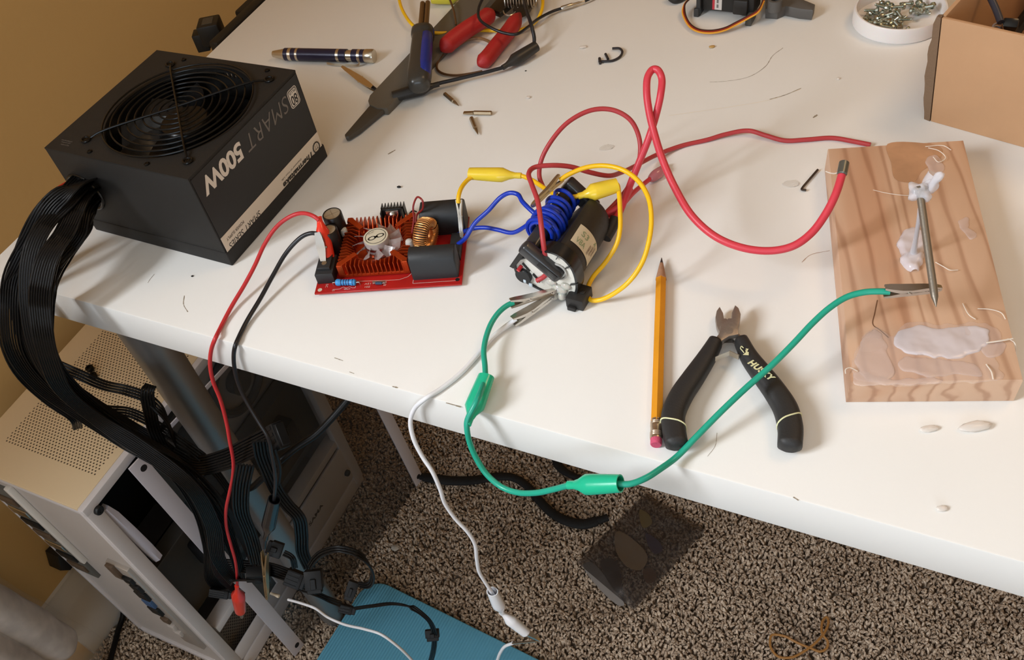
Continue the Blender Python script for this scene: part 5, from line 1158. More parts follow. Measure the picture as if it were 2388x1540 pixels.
mb = MB(); mb.box((0.0205, 0.0005, 0.0003), (WP_-0.0195, HP-0.005, 0.0018), 0.0, 1, MP); mb.build('tinted_window', mat('tinted_acrylic', (58, 58, 57), 0.14, alpha=0.27), PANEL, world=True)
# two black thumb screws left on the case top
for k, (px, py, lb) in enumerate(((210, 861, 'small black thumbscrew on the perforated case top, farther from the cables'), (218, 878, 'small black thumbscrew on the perforated case top, touching the black flat cable'))):
    c = F(px, py, cz1+0.003); mb = MB(); mb.lathe((c.x, c.y, cz1), (0, 0, 1), [(0, 0.0028), (0.002, 0.0028), (0.0022, 0.0048), (0.0058, 0.0048), (0.0064, 0.0042), (0.0064, 0.0024), (0.005, 0.0022), (0.005, 0.0001)], 24)
    solo(mb, 'thumb_screw', lb, 'screw', SCR, (c.x, c.y, cz1), group='thumb screws on the case')
# power plug on the wall and the cord dropping to the carpet
pc = X(128, 1288, WX); PLG = thing('wall_plug', 'black angular plug in the ochre wall behind the white computer case', 'plug', pc)
mb = MB(); mb.bprism([(-0.018, -0.006), (-0.01, -0.02), (0.012, -0.02), (0.019, -0.008), (0.016, 0.014), (-0.008, 0.018)], 0.0, 0.026, 0.003, Matrix(((0, 0, 1, pc.x), (1, 0, 0, pc.y), (0, 1, 0, pc.z), (0, 0, 0, 1)))); mb.build('plug_body', BLK, PLG, world=True)
mb = MB(); mb.tube([pc+V((0.012, 0.012, -0.006)), pc+V((0.02, 0.03, -0.03)), pc+V((0.022, 0.06, -0.09)), pc+V((0.02, 0.075, -0.20))], 0.003, 10); mb.build('plug_cord', BLK, PLG, world=True)
mb = MB(); mb.tube([V((-0.200, -0.045, 0.06)), F(289, 1412, 0.02), F(286, 1440, 0.008), F(276, 1470, 0.005), F(268, 1500, 0.005), F(256, 1545, 0.006), F(246, 1590, 0.006)], 0.0042, 12)
solo(mb, 'mains_cable', 'thick black cord lying on the carpet beside the white baseboard', 'cord', CAB, F(276, 1470, 0.0))
# rolled padding wrapped in clear plastic near the wall
RL = thing('padding_roll', 'white padding rolled in cloudy plastic in front of the baseboard', 'roll', (-0.2, -0.24, -0.012))
PADM = mat('padding_white', (206, 196, 190), 0.7, bump=0.5, bscale=40, var=0.35, vscale=28)
def lump(a, b, r, seed, name):
    mb = MB(); a, b = V(a), V(b); d = b-a; L = d.length; x, y, z = frame(d); rings = []
    for i in range(25):
        t = i/24; rr = r*(min(1, math.sqrt(max(0, 1-((t-0.88)/0.12)**2))) if t > 0.88 else 1.0); rr = max(rr, 0.0005)
        rings.append([a+z*(t*L)+(x*math.cos(2*PI*k/36)+y*math.sin(2*PI*k/36))*rr*(1+0.10*mnoise.noise(V((t*5, math.cos(2*PI*k/36)*1.6, math.sin(2*PI*k/36)*1.6+seed)))) for k in range(36)])
    mb.loft(rings); return mb.build(name, PADM, RL, world=True, angle=180)
lump(X(-150, 1352, -0.205), X(158, 1515, -0.205), 0.028, 1.0, 'upper_roll')
lump(X(-150, 1455, -0.2), X(110, 1600, -0.2), 0.030, 5.0, 'lower_roll')
pz_ = X(40, 1560, -0.2); lump((-0.2, pz_.y-0.16, 0.03), (-0.2, pz_.y+0.02, 0.03), 0.042, 9.0, 'lower_roll')
mb = MB(); a, b = X(-150, 1345, -0.204), X(192, 1530, -0.204); d = b-a; x, y, z = frame(d); rings = []
for i in range(13):
    t = i/12; rings.append([a+d*t+(x*math.cos(2*PI*k/24)+y*math.sin(2*PI*k/24))*0.033*(1+0.1*mnoise.noise(V((t*6, math.cos(2*PI*k/24)*2, math.sin(2*PI*k/24)*2)))) for k in range(24)])
mb.loft(rings, cap=False); mb.build('plastic_wrap', mat('plastic_film', (226, 220, 210), 0.15, alpha=0.14), RL, world=True, angle=180)
# ================================================================ things along the far part of the desk
def darkpt(px, py, h): return D(px, py, h)
# pen-shaped screwdriver
pen = thing_at('pen_screwdriver', 'navy and silver pen-shaped screwdriver lying behind the power supply', 'screwdriver', 757, 130)
NAVY = mat('pen_navy', (38, 36, 62), 0.3, 0.2); SLV = mat('pen_silver', (206, 196, 178), 0.28, 0.95)
a = D(637, 126, 0.0062); b = D(874, 131, 0.0062); u = (b-a).normalized(); LPn = (b-a).length; sc = LPn/237.0
def seg(x0, x1, r0, r1, m, name, cap=True):
    mb = MB(); mb.lathe(a+u*((x0-637)*sc), u, [(0, r0), ((x1-x0)*sc, r1)], 28, cap=cap); return mb.build(name, m, pen, world=True)
seg(637, 668, 0.0030, 0.0057, SLV, 'tip_cone')
for x0, x1 in ((667, 677), (684, 695), (700, 790), (796, 811), (825, 838), (844, 853)): seg(x0, x1, 0.0062, 0.0062, NAVY, 'navy_band')
for x0, x1 in ((677, 684), (695, 700), (790, 796), (838, 844)): seg(x0, x1, 0.0063, 0.0063, SLV, 'silver_band')
seg(811, 825, 0.0052, 0.0052, SLV, 'silver_band')
mb = MB(); mb.lathe(a+u*((853-637)*sc), u, [(0, 0.0062), (0.0012, 0.0066), (0.008, 0.0066), (0.0095, 0.006), (0.0095, 0.0001)], 32); mb.build('end_cap', SLV, pen, world=True)
mb = MB(); P = [D(762, 147, 0.0022), D(775, 150, 0.0018), D(810, 152, 0.0018), D(836, 151, 0.003), D(838, 144, 0.006)]; mb.ribbon(P, 3, 0.0004, (0, 0.5, 1)); mb.build('pocket_clip', SLV, pen, world=True)
# dark grey flat tool with a long pointed end
sp = thing_at('scraper', 'long dark grey flat plastic tool with a tapered point, under the blue handled screwdriver', 'tool', 960, 160)
GT = mat('grey_plastic', (98, 93, 84), 0.5); GTD = mat('grey_plastic_dark', (72, 68, 62), 0.5)
def flat(pts, z0, z1, name, m, par, bev=0.001):
    mb = MB(); P = [(D(x, y, z1).x, D(x, y, z1).y) for x, y in pts]; ar = sum(P[i-1][0]*P[i][1]-P[i][0]*P[i-1][1] for i in range(len(P)))
    if ar < 0: P = P[::-1]
    mb.bprism(P, ZD+z0, ZD+z1, bev); return mb.build(name, m, par, world=True, angle=30)
flat([(858, 234), (862, 222), (1098, -30), (1168, -30), (1118, 30), (915, 240), (903, 252), (880, 252), (862, 244)], 0.0, 0.0075, 'flat_handle', GT, sp)
flat([(864, 242), (900, 251), (886, 262), (838, 302), (813, 318), (806, 319), (803, 313), (826, 286)], 0.001, 0.0062, 'tapered_point', GTD, sp, 0.0015)
# screwdriver with a short blue and black handle
sd = thing_at('screwdriver', 'screwdriver with a stubby black and blue handle resting across the grey tool', 'screwdriver', 980, 140)
c0, c1 = D(976, 205, 0.019), D(987, 66, 0.021); u = (c1-c0).normalized(); Ls = (c1-c0).length
SBK = mat('handle_smoke_black', (58, 56, 52), 0.28); SBL = mat('handle_blue', (34, 48, 132), 0.3)
mb = MB(); rings = []; xx, yy, _ = frame(u, (0, 0, 1))
for t, r in ((0.0, 0.004), (0.015, 0.0075), (0.06, 0.0098), (0.2, 0.0108), (0.5, 0.0102), (0.78, 0.0098), (0.84, 0.0098), (0.86, 0.0108), (0.93, 0.0108), (1.0, 0.0062)):
    rings.append([c0+u*(t*Ls)+xx*(r*math.copysign(abs(math.cos(2*PI*k/24))**0.75, math.cos(2*PI*k/24)))+yy*(r*0.92*math.copysign(abs(math.sin(2*PI*k/24))**0.75, math.sin(2*PI*k/24))) for k in range(24)])
mb.loft(rings); mb.build('handle', SBK, sd, world=True, angle=45)
mb = MB(); rs = -1 if xx.x < 0 else 1
rings = []
for t, r in ((0.12, 0.0045), (0.17, 0.0068), (0.3, 0.0074), (0.6, 0.0070), (0.78, 0.0066), (0.82, 0.004)):
    cc_ = c0+u*(t*Ls)+xx*rs*0.0052+yy*0.0036*(1 if yy.z > 0 else -1); rings.append([cc_+xx*(r*0.85*math.cos(2*PI*k/16))+yy*(r*0.95*math.sin(2*PI*k/16)) for k in range(16)])
mb.loft(rings); mb.build('grip_inlay', SBL, sd, world=True, angle=60)
mb = MB(); cc_ = c0+u*(0.9*Ls)+xx*rs*0.004; mb.lathe(cc_-u*0.0035, u, [(0, 0.0072), (0.006, 0.0072), (0.0075, 0.005)], 16); mb.build('collar_inlay', SBL, sd, world=True)
BRS = mat('shank_bronze', (150, 128, 98), 0.35, 0.9)
for o in (-0.0026, 0.0026):
    mb = MB(); p = c1-u*0.004+xx*o; mb.cyl(p, p+u*0.05, 0.0026, n=12); mb.build('shank', BRS, sd, world=True)
# red handled pliers
rp = thing_at('wire_strippers', 'red handled wire strippers at the far edge of the picture, handles towards the viewer', 'pliers', 1170, 70)
RH = mat('handle_red_grip', (168, 34, 34), 0.5, bump=0.15, bscale=700); DKS = mat('stripper_dark_steel', (70, 62, 52), 0.4, 0.8)
def grip(pts, r):
    P = spline([D(x, y, h) for x, y, h in pts], 8); mb = MB(); K = len(P)
    def rf(t): 
        e = min(t, 1-t)*K
        return r*(min(1, math.sqrt(max(0.05, e/5.0))))
    mb.tube(P, rf, 18, raw=True); return mb.build('handle_grip', RH, rp, world=True, angle=60)
grip([(1030, 118, 0.0105), (1050, 98, 0.012), (1090, 68, 0.013), (1130, 43, 0.013), (1150, 26, 0.013)], 0.0082)
grip([(1116, 152, 0.0078), (1135, 136, 0.008), (1160, 105, 0.009), (1190, 68, 0.011), (1212, 32, 0.012)], 0.0074)
flat([(1140, 18), (1162, -8), (1200, -40), (1222, -20), (1185, 12), (1165, 28)], 0.008, 0.0145, 'jaw', DKS, rp); flat([(1196, 20), (1226, -30), (1262, -30), (1232, 22), (1212, 32)], 0.007, 0.0125, 'jaw', DKS, rp)
mb = MB(); pts = []; a, b = D(1176, 4, 0.016), D(1250, 2, 0.014); u = (b-a).normalized(); xx, yy, _ = frame(u)
for i in range(11*12+1):
    t = i/(11*12); k = 2*PI*11*t; pts.append(a.lerp(b, t)+xx*(0.0058*math.cos(k))+yy*(0.0058*math.sin(k)))
mb.tube(pts, 0.0006, 6, raw=True); mb.build('return_spring', STEEL, rp, world=True)
mb = MB(); mb.tube([D(1172, 20, 0.013), D(1178, 34, 0.012), D(1190, 36, 0.011), D(1204, 26, 0.011), D(1208, 18, 0.012)], 0.0008, 8); mb.build('latch_wire', STEEL, rp, world=True)
# black test lead winding through the tools
bk = thing_at('test_lead', 'black test lead with a tan metal clip, winding between the grey tool and red handles', 'test lead', 1060, 180, group='clip test leads')
jaws(bk, D(872, 207, 0.004), D(798, 156, 0.005), (0.7, -0.7, 0.6), 0.1, w=0.0058, m=mat('brass_tinned', (206, 180, 138), 0.35, 0.9))
wire(bk, [D(868, 203, 0.004), D(882, 213, 0.003), D(900, 221, 0.003), D(940, 219, 0.005), D(985, 208, 0.006), D(1022, 195, 0.006), D(1060, 186, 0.006), D(1110, 174, 0.006), D(1150, 164, 0.006), D(1178, 155, 0.006), D(1215, 128, 0.007), D(1243, 108, 0.008), D(1246, 92, 0.012), D(1240, 62, 0.02), D(1230, 30, 0.024), D(1220, -10, 0.024)], 0.0017, KM)
boot(bk, D(1024, 196, 0.006), D(916, 226, 0.006), mat('boot_black_matte', (44, 42, 40), 0.4), 0.0062, 0.9)
boot(bk, D(1172, 158, 0.006), D(1250, 108, 0.008), MATS['boot_black_matte'], 0.0062, 0.9)
# thin brown wire and a black cable with a metal tip
mb = MB(); mb.tube([D(1045, -12, 0.012), D(1058, 25, 0.012), D(1064, 58, 0.010)], 0.0010, 8)
solo(mb, 'brown_wire', 'thin dark brown wire crossing the grey tool above the red handles', 'wire', mat('wire_brown', (92, 62, 34), 0.5), D(1060, 30, 0.0))
mb = MB(); mb.tube([D(1033, 126, 0.004), D(1020, 146, 0.002), D(1020, 162, 0.002), D(1034, 172, 0.002), D(1062, 176, 0.002), D(1095, 172, 0.002), D(1125, 166, 0.002)], 0.0011, 8)
solo(mb, 'brown_wire', 'thin brown wire looping out under the red handles', 'wire', mat('wire_brown', (92, 62, 34), 0.5), D(1040, 172, 0.0))
mb = MB(); mb.tube([D(1060, 112, 0.003), D(1088, 94, 0.004), D(1112, 89, 0.004), D(1134, 94, 0.004), D(1150, 104, 0.003)], 0.0014, 8)
solo(mb, 'brown_tube', 'short curved brown wire between the two red handles', 'wire', mat('wire_tan_brown', (128, 92, 58), 0.5), D(1112, 92, 0.0))
mb = MB(); bc = thing_at('audio_cable', 'thin black cable with a metal tip, draped over the red handles towards the far edge', 'cable', 1240, 60)
wire(bc, [D(1130, -12, 0.03), D(1116, 20, 0.028), D(1118, 44, 0.026), D(1140, 62, 0.025), D(1172, 76, 0.022), D(1202, 80, 0.021), D(1230, 64, 0.016), D(1255, 44, 0.008), D(1290, 26, 0.004), D(1312, 19, 0.004)], 0.0014, KM)
mb = MB(); a, b = D(1308, 20, 0.004), D(1366, 2, 0.004); L = (b-a).length; mb.lathe(a, b-a, [(0, 0.0016), (0.001, 0.0022), (L*0.45, 0.0022), (L*0.5, 0.0015), (L*0.75, 0.0015), (L*0.78, 0.001), (L, 0.0008)], 14); mb.build('metal_tip', STEEL, bc, world=True)
wire(bc, [D(1364, 3, 0.004), D(1400, -14, 0.004)], 0.0012, KM)
# yellow lead at the back
yb = thing_at('test_lead', 'yellow test lead curling round the red handled wire strippers', 'test lead', 1120, 60, group='clip test leads')
wire(yb, [D(928, -16, 0.01), D(935, 15, 0.009), D(945, 36, 0.008), D(958, 54, 0.007), D(975, 68, 0.005), D(1015, 77, 0.009), D(1060, 76, 0.004), D(1120, 71, 0.003), D(1180, 72, 0.003), D(1220, 68, 0.004), D(1248, 52, 0.006), D(1262, 28, 0.008), D(1266, 5, 0.009), D(1262, -20, 0.01)], 0.00165, YM)
boot(yb, D(1082, -6, 0.006), D(1008, -4, 0.007), mat('boot_yellow_green', (206, 196, 60), 0.35), 0.0075, 0.8)
# three loose screwdriver bits
BITM = mat('bit_steel', (170, 152, 126), 0.32, 0.95)
def bit(p0, p1, label, flat_tip=False):
    a, b = D(*p0, 0.0021), D(*p1, 0.0021); u = (b-a).normalized(); L = (b-a).length; o = thing('screwdriver_bit', label, 'screwdriver bit', ((a+b)/2 - V((0, 0, 0.0021))), group='loose screwdriver bits')
    mb = MB(); mb.lathe(a, u, [(0, 0.0015), (0.0005, 0.0020), (L*0.62, 0.0020), (L*0.66, 0.0014)], 6); mb.build('hex_shank', BITM, o, world=True, smooth=False)
    mb = MB(); 
    if flat_tip: 
        x, y, z = frame(u); mb.loft([[a+u*(L*t)+x*sx*w_+y*sy*h_ for sx, sy in ((-1, -1), (1, -1), (1, 1), (-1, 1))] for t, w_, h_ in ((0.65, 0.0012, 0.0012), (0.75, 0.0014, 0.0009), (1.0, 0.0016, 0.0005))])
    else: mb.lathe(a+u*L*0.65, u, [(0, 0.0013), (L*0.06, 0.0015), (L*0.15, 0.0011), (L*0.35, 0.0002)], 12)
    mb.build('bit_tip', BITM, o, world=True)
bit((1037, 219), (1070, 247), 'steel screwdriver bit with a sharp point, by itself below the black handle')
bit((1147, 264), (1081, 263), 'bright steel flat-tipped screwdriver bit, crosswise above another bit', True)
bit((1099, 275), (1115, 314), 'brownish steel screwdriver bit lying lengthwise under the bright one')
# small black hook-shaped clip
mb = MB(); mb.tube([D(1396, 143, 0.0012), D(1412, 143, 0.0014), D(1430, 141, 0.0014), D(1446, 132, 0.0016), D(1451, 120, 0.0018), D(1444, 113, 0.002), D(1428, 113, 0.002)], 0.0011, 8); mb.tube([D(1412, 126, 0.0012), D(1418, 138, 0.0013)], 0.0012, 8); mb.tube([D(1398, 136, 0.0013), D(1400, 148, 0.0013)], 0.0013, 8)
solo(mb, 'hook_clip', 'tiny black hook-shaped clip alone on the white desk', 'clip', mat('hook_dark', (44, 40, 42), 0.45), D(1428, 132, 0.0))
# ---- servo motor with its three-strand cable, bracket horn
sv = thing_at('servo_motor', 'black servo motor with red and white sticker and a looped three-colour cable', 'servo motor', 1690, 20)
sa, sb = D(1626, 32, 0.0), D(1760, 46, 0.0); yw = math.atan2(sb.y-sa.y, sb.x-sa.x); MS = Matrix.Translation((sa.x, sa.y, ZD)) @ Matrix.Rotation(yw, 4, 'Z')
SVB = mat('servo_black', (36, 34, 32), 0.45)
mb = MB(); mb.box((0.004, 0.0, 0.0045), (0.040, 0.020, 0.030), 0.001, 2, MS); mb.build('servo_case', SVB, sv, world=True)
mb = MB(); mb.box((0.0, -0.004, 0.0), (0.004, 0.022, 0.027), 0.0006, 1, MS); mb.box((-0.0015, -0.006, 0.0), (0.0032, -0.003, 0.008), 0.0005, 1, MS); mb.build('bracket', mat('bracket_black', (52, 52, 52), 0.45), sv, world=True)
mb = MB(); mb.box((0.040, -0.002, 0.003), (0.052, 0.020, 0.030), 0.002, 2, MS); mb.box((0.034, -0.006, 0.006), (0.047, 0.0, 0.020), 0.0015, 2, MS); mb.build('gear_housing', SVB, sv, world=True)
mb = MB(); mb.box((0.0475, -0.012, 0.0), (0.053, 0.004, 0.008), 0.001, 2, MS); mb.build('mounting_ear', mat('ear_grey', (74, 72, 66), 0.5), sv, world=True)
mb = MB(); mb.lathe(MS @ V((0.052, 0.01, 0.02)), MS.to_3x3() @ V((1, 0, 0)), [(0, 0.005), (0.004, 0.005), (0.0045, 0.004)], 20); mb.build('output_shaft', STEEL, sv, world=True)
def servo_label(x0, x1, z0, z1, m, y=-0.0002, name='sticker'):
    mb = MB(); mb.box((x0, y, z0), (x1, y+0.0003, z1), 0, 1, MS); return mb.build(name, m, sv, world=True, smooth=False)
st = servo_label(0.0145, 0.0225, 0.006, 0.0285, mat('sticker_white', (206, 198, 190), 0.5)); servo_label(0.0140, 0.0160, 0.006, 0.0285, mat('sticker_red', (186, 52, 62), 0.5), -0.0004)
for z in (0.008, 0.0125, 0.017, 0.0215): servo_label(0.0178, 0.0195, z, z+0.0032, mat('sticker_grey', (110, 106, 100), 0.5), -0.0004)
for k, (nm, rgb) in enumerate((('cable_strand_brown', (64, 34, 22)), ('cable_strand_red', (150, 44, 24)), ('cable_strand_orange', (226, 160, 50)))):
    off = (k-1)*3.2
    mb = MB(); mb.tube([D(1612, -6, 0.012), D(1598, 8-off*0.3, 0.009), D(1594-off*0.8, 24, 0.006), D(1600-off*0.7, 46+off*0.4, 0.004), D(1613-off*0.5, 63+off*0.8, 0.003), D(1632, 72+off, 0.003), D(1660, 74+off, 0.003), D(1690, 68+off, 0.004), D(1715, 56+off, 0.006), D(1745, 40+off, 0.010), D(1768, 26+off, 0.013), D(1782, 0+off, 0.014)], 0.0008, 6); mb.build('cable_strand', mat(nm, rgb, 0.5), sv, world=True)
hn = thing_at('plastic_bracket', 'dark grey plastic bracket tapering to a blunt point, right of the servo motor', 'bracket', 1830, 30)
GH = mat('bracket_grey', (88, 84, 80), 0.5)
mb = MB(); P = [(D(x, y, 0).x, D(x, y, 0).y) for x, y in ((1784, 44), (1786, -30), (1822, -30), (1824, -2), (1850, 14), (1898, 34), (1893, 48), (1862, 45), (1830, 38), (1812, 46))]
ar = sum(P[i-1][0]*P[i][1]-P[i][0]*P[i-1][1] for i in range(len(P))); P = P if ar > 0 else P[::-1]; mb.bprism(P, ZD, ZD+0.010, 0.0012); mb.build('arm', GH, hn, world=True, angle=30)
mb = MB(); q0 = D(1800, 30, 0.0); mb.lathe(D(1806, 22, 0.010)-V((0, 0, 0.0002)), (0, 0, 1), [(0, 0.0062), (0.010, 0.0062), (0.010, 0.0040), (0.004, 0.0038), (0.004, 0.0001)], 24); mb.build('socket', GH, hn, world=True)
mb = MB(); mb.bprism([(0, 0), (0.012, -0.003), (0.03, 0.006), (0.03, 0.018), (0.004, 0.012)], 0, 0.008, 0.001, Matrix.Translation(D(1566, 6, 0)))
mb = MB(); mb.tube([D(1560, -14, 0.006), D(1574, -2, 0.004), D(1590, -8, 0.004), D(1604, -20, 0.006)], 0.0042, 12)
solo(mb, 'servo_horn', 'black rounded plastic piece left of the servo motor cable loop', 'bracket', SVB, D(1576, -4, 0))
# ---- round white lid full of screws
lc = D(2094, 50, 0.0); lr = 0.0365
ld_ = thing('jar_lid', 'round white plastic lid holding a heap of small screws beside the cardboard box', 'lid', (lc.x, lc.y, ZD))
LW = mat('lid_white', (232, 226, 222), 0.35, sss=0.15)
mb = MB(); mb.lathe((0, 0, 0.0), (0, 0, 1), [(0, lr-0.001), (0.001, lr), (0.0125, lr), (0.0135, lr-0.0006), (0.0135, lr-0.0018), (0.002, lr-0.0022), (0.0018, 0.0001)], 72); mb.build('lid_tray', LW, ld_)
ZS = mat('zinc', (190, 196, 186), 0.25, 1.0)
scr_heads = []
def make_screw(loc, yaw, tilt, L, n):
    o = thing('screw', 'small zinc-plated screw in the heap inside the round white lid', 'screw', loc, group='screws in the white lid', rot=(0, tilt, yaw)); return o
mbh = MB(); mbh.lathe((0, 0, 0), (1, 0, 0), [(0, 0.0001), (0.0001, 0.0020), (0.0008, 0.0029), (0.0024, 0.0029), (0.0026, 0.0016)], 16)
mbs = MB(); prof = [(0.0024, 0.0014)]
for k in range(9): prof += [(0.003+k*0.0009, 0.0015), (0.00345+k*0.0009, 0.0011)]
prof += [(0.0118, 0.0012)]; mbs.lathe((0, 0, 0), (1, 0, 0), prof, 12)
p0 = None; spots = []
rs = random.Random(11)
heap = [(2010, 42), (2018, 50), (2030, 55), (2025, 36), (2040, 45), (2052, 40), (2060, 50), (2070, 42), (2045, 62), (2058, 66), (2072, 60), (2085, 66), (2095, 58), (2090, 46), (2080, 50), (2062, 30), (2050, 24), (2072, 20), (2082, 32), (2090, 24), (2058, 12), (2068, 8), (2078, 12), (2100, 70), (2112, 68), (2120, 26), (2128, 18), (2135, 28), (2145, 20), (2152, 12), (2160, 20), (2170, 18), (2182, 12), (2128, 8), (2142, 4), (2112, 14)]
for i, (px, py) in enumerate(heap):
    lay = 0.0048 + 0.0024*(i % 3)
    q = D(px, py, lay); yaw = rs.uniform(0, 2*PI); tl_ = rs.uniform(-0.28, 0.28)
    d = V((q.x-lc.x, q.y-lc.y, 0)); 
    if d.length > lr-0.0085: d = d.normalized()*(lr-0.0085)
    dirv = V((math.cos(yaw), math.sin(yaw), 0)); end = d + dirv*0.0118
    if end.length > lr-0.004: yaw += PI
    o = make_screw((lc.x+d.x, lc.y+d.y, ZD+lay), yaw, tl_, 0.0118, i)
    if p0 is None: h_o = mbh.build('screw_head', ZS, o); s_o = mbs.build('threaded_shank', ZS, o); p0 = o
    else:
        for src in (h_o, s_o): c_ = src.copy(); c_.parent = o; COL.objects.link(c_)
# ---- open cardboard box at the right
bxo = D(2165, 282, 0.0); ye = D(2388, 345, 0.0); byaw = math.atan2(ye.y-bxo.y, ye.x-bxo.x)
CB = thing('cardboard_box', 'open brown cardboard box at the right edge with black cables inside', 'box', (bxo.x, bxo.y, ZD), byaw)
CBM = mat('cardboard', (190, 148, 110), 0.8, var=0.06, vscale=20, bump=0.08, bscale=300); CBI = mat('cardboard_inside_shade', (150, 116, 84), 0.85); CBE = mat('cardboard_edge', (120, 96, 74), 0.9, bump=0.6, bscale=400)  # inside is the same board, painted darker for the shade in the box
def shear_(m_):
    m_.v = [V((v.x-0.12*v.z, v.y, v.z)) for v in m_.v]; return m_
bh, bw_, bd_, tk = 0.082, 0.24, 0.17, 0.003
mb = MB(); mb.box((0.0015, 0, 0), (bw_, tk, bh), 0.0006); mb.box((0, 0.004, 0), (tk, bd_, bh), 0.0006); mb.box((0, bd_-tk, 0), (bw_, bd_, bh), 0.0006); mb.box((bw_-tk, 0, 0), (bw_, bd_, bh), 0.0006); shear_(mb).build('box_walls', CBM, CB)
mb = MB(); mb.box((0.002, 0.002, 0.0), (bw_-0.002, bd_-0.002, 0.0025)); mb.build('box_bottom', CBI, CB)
# torn, crushed corner flap
mb = MB(); rings = []
for i in range(15):
    t = i/14; z = t*bh; wob = 0.0012*math.sin(i*1.9)+0.0008*math.sin(i*4.3)
    x_ = -0.0042*math.sin(PI*(1-t)*0.8+0.2)-0.0018+wob*0.6
    rings.append([V((0.001, -0.0002, z)), V((x_, 0.0006+wob*0.3, z)), V((x_*0.92, 0.0032+wob*0.5, z)), V((0.0008, 0.005, z))])
mb.loft(rings); shear_(mb).build('torn_edge', CBE, CB, angle=30)
BX = lambda px, py, h: D(px, py, h)
mb = MB(); mb.tube([BX(2290, -60, 0.075), BX(2308, -10, 0.070), BX(2322, 20, 0.066), BX(2334, 52, 0.062)], 0.0024, 12); q = BX(2322, 20, 0.0)
bcab = thing('cable', 'black plugged cable coming down inside the open cardboard box', 'cable', (q.x, q.y, ZD+0.003)); mb.build('cord', mat('cord_grey_black', (52, 52, 60), 0.35), bcab, world=True)
mb = MB(); mb.box((-0.005, -0.0035, 0), (0.005, 0.0035, 0.034), 0.0012, 2, mfrm(BX(2340, 94, 0.035), V((1, 0, 0)), BX(2333, 50, 0.062)-BX(2340, 94, 0.035))); mb.build('plug', BLKG, bcab, world=True)
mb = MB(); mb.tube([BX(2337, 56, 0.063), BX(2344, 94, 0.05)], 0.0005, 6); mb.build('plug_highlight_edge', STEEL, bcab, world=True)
mb = MB(); c = BX(2318, 82, 0.048); 
for i in range(3): mb.torus(c+V((0.0012*i, 0.001*i, 0.0014*i)), V((0.6, -0.4, 0.5+0.2*i)), 0.0042+0.0007*i, 0.0007, 28, 6)
solo(mb, 'ring_terminal', 'shiny pale wire ring beside the plug inside the cardboard box', 'ring', mat('clear_ring', (200, 196, 206), 0.15, 0.6), c-V((0, 0, 0.006)))
mb = MB()
for i in range(3): mb.tube([BX(2400, 20+10*i, 0.03), BX(2372, 60+8*i, 0.028), BX(2362, 92+4*i, 0.03), BX(2385, 118+3*i, 0.024)], 0.003, 10)
solo(mb, 'cable_coil', 'dark coiled cable at the bottom of the cardboard box', 'cable', CAB, BX(2380, 80, 0.004))
# ---- bent staple-like wire beside the block
mb = MB(); mb.tube([D(1907, 396, 0.0012), D(1882, 425, 0.0012), D(1872, 437, 0.0012), D(1870, 442, 0.0012), D(1880, 444, 0.0012)], 0.00085, 8)
solo(mb, 'bent_pin', 'small bent dark metal pin left of the wood block', 'pin', mat('pin_dark', (78, 68, 60), 0.4, 0.8), D(1885, 425, 0))
# ---- desk-edge clamp
ck = thing('desk_clamp', 'black clamp with a square knob fixed on the desk edge by the wall', 'clamp', (-0.012, 0.40, 0.70))
CK = mat('clamp_black', (30, 27, 23), 0.5)
mb = MB(); mb.box((-0.014, 0.352, 0.69), (-0.002, 0.56, 0.737), 0.003, 2); mb.build('clamp_bar', CK, ck, world=True)
mb = MB(); mb.box((-0.030, 0.42, 0.70), (-0.012, 0.56, 0.732), 0.003, 2); mb.build('clamp_rail', CK, ck, world=True)
kc = V((-0.037, 0.385, 0.728)); mb = MB(); mb.box((-0.012, -0.012, -0.012), (0.012, 0.012, 0.012), 0.002, 2, Matrix.Translation(kc) @ Matrix.Rotation(0.5, 4, 'Z')); kb = mb.build('knob', CK, ck, world=True)
mb = MB(); mb.box((-0.007, -0.007, -0.012), (0.007, 0.009, 0.008), 0.001, 2, Matrix.Translation(kc+V((-0.012, -0.008, -0.006))) @ Matrix.Rotation(0.5, 4, 'Z')); mb.build('knob_collar', CK, ck, world=True)
mb = MB(); mb.box((-0.006, -0.007, 0.0), (0.006, 0.007, 0.0006), 0.0002, 1, Matrix.Translation(kc+V((0, 0, 0.0118))) @ Matrix.Rotation(0.5, 4, 'Z')); mb.build('knob_face', mat('clamp_grey', (70, 66, 58), 0.5), kb, world=True)
mb = MB(); mb.cyl((-0.03, 0.385, 0.715), (-0.004, 0.385, 0.715), 0.004, n=14); mb.build('clamp_bolt', CK, ck, world=True)
# ---- red rimmed roll behind the cable exit
tr = thing('tape_roll', 'grey roll with a red rim, mostly hidden behind the black cables', 'tape', (0.0215, 0.0995, ZD))
mb = MB(); mb.lathe((0, 0, 0), (0, 0, 1), [(0, 0.0205), (0.0085, 0.0205), (0.0085, 0.0085), (0.0, 0.0085)], 48); mb.build('tape_disc', mat('tape_grey', (150, 140, 128), 0.5), tr)
mb = MB(); mb.torus((0, 0, 0.0086), (0, 0, 1), 0.0202, 0.0013, 56, 8); mb.build('red_rim', mat('rim_red', (176, 44, 24), 0.4), tr)
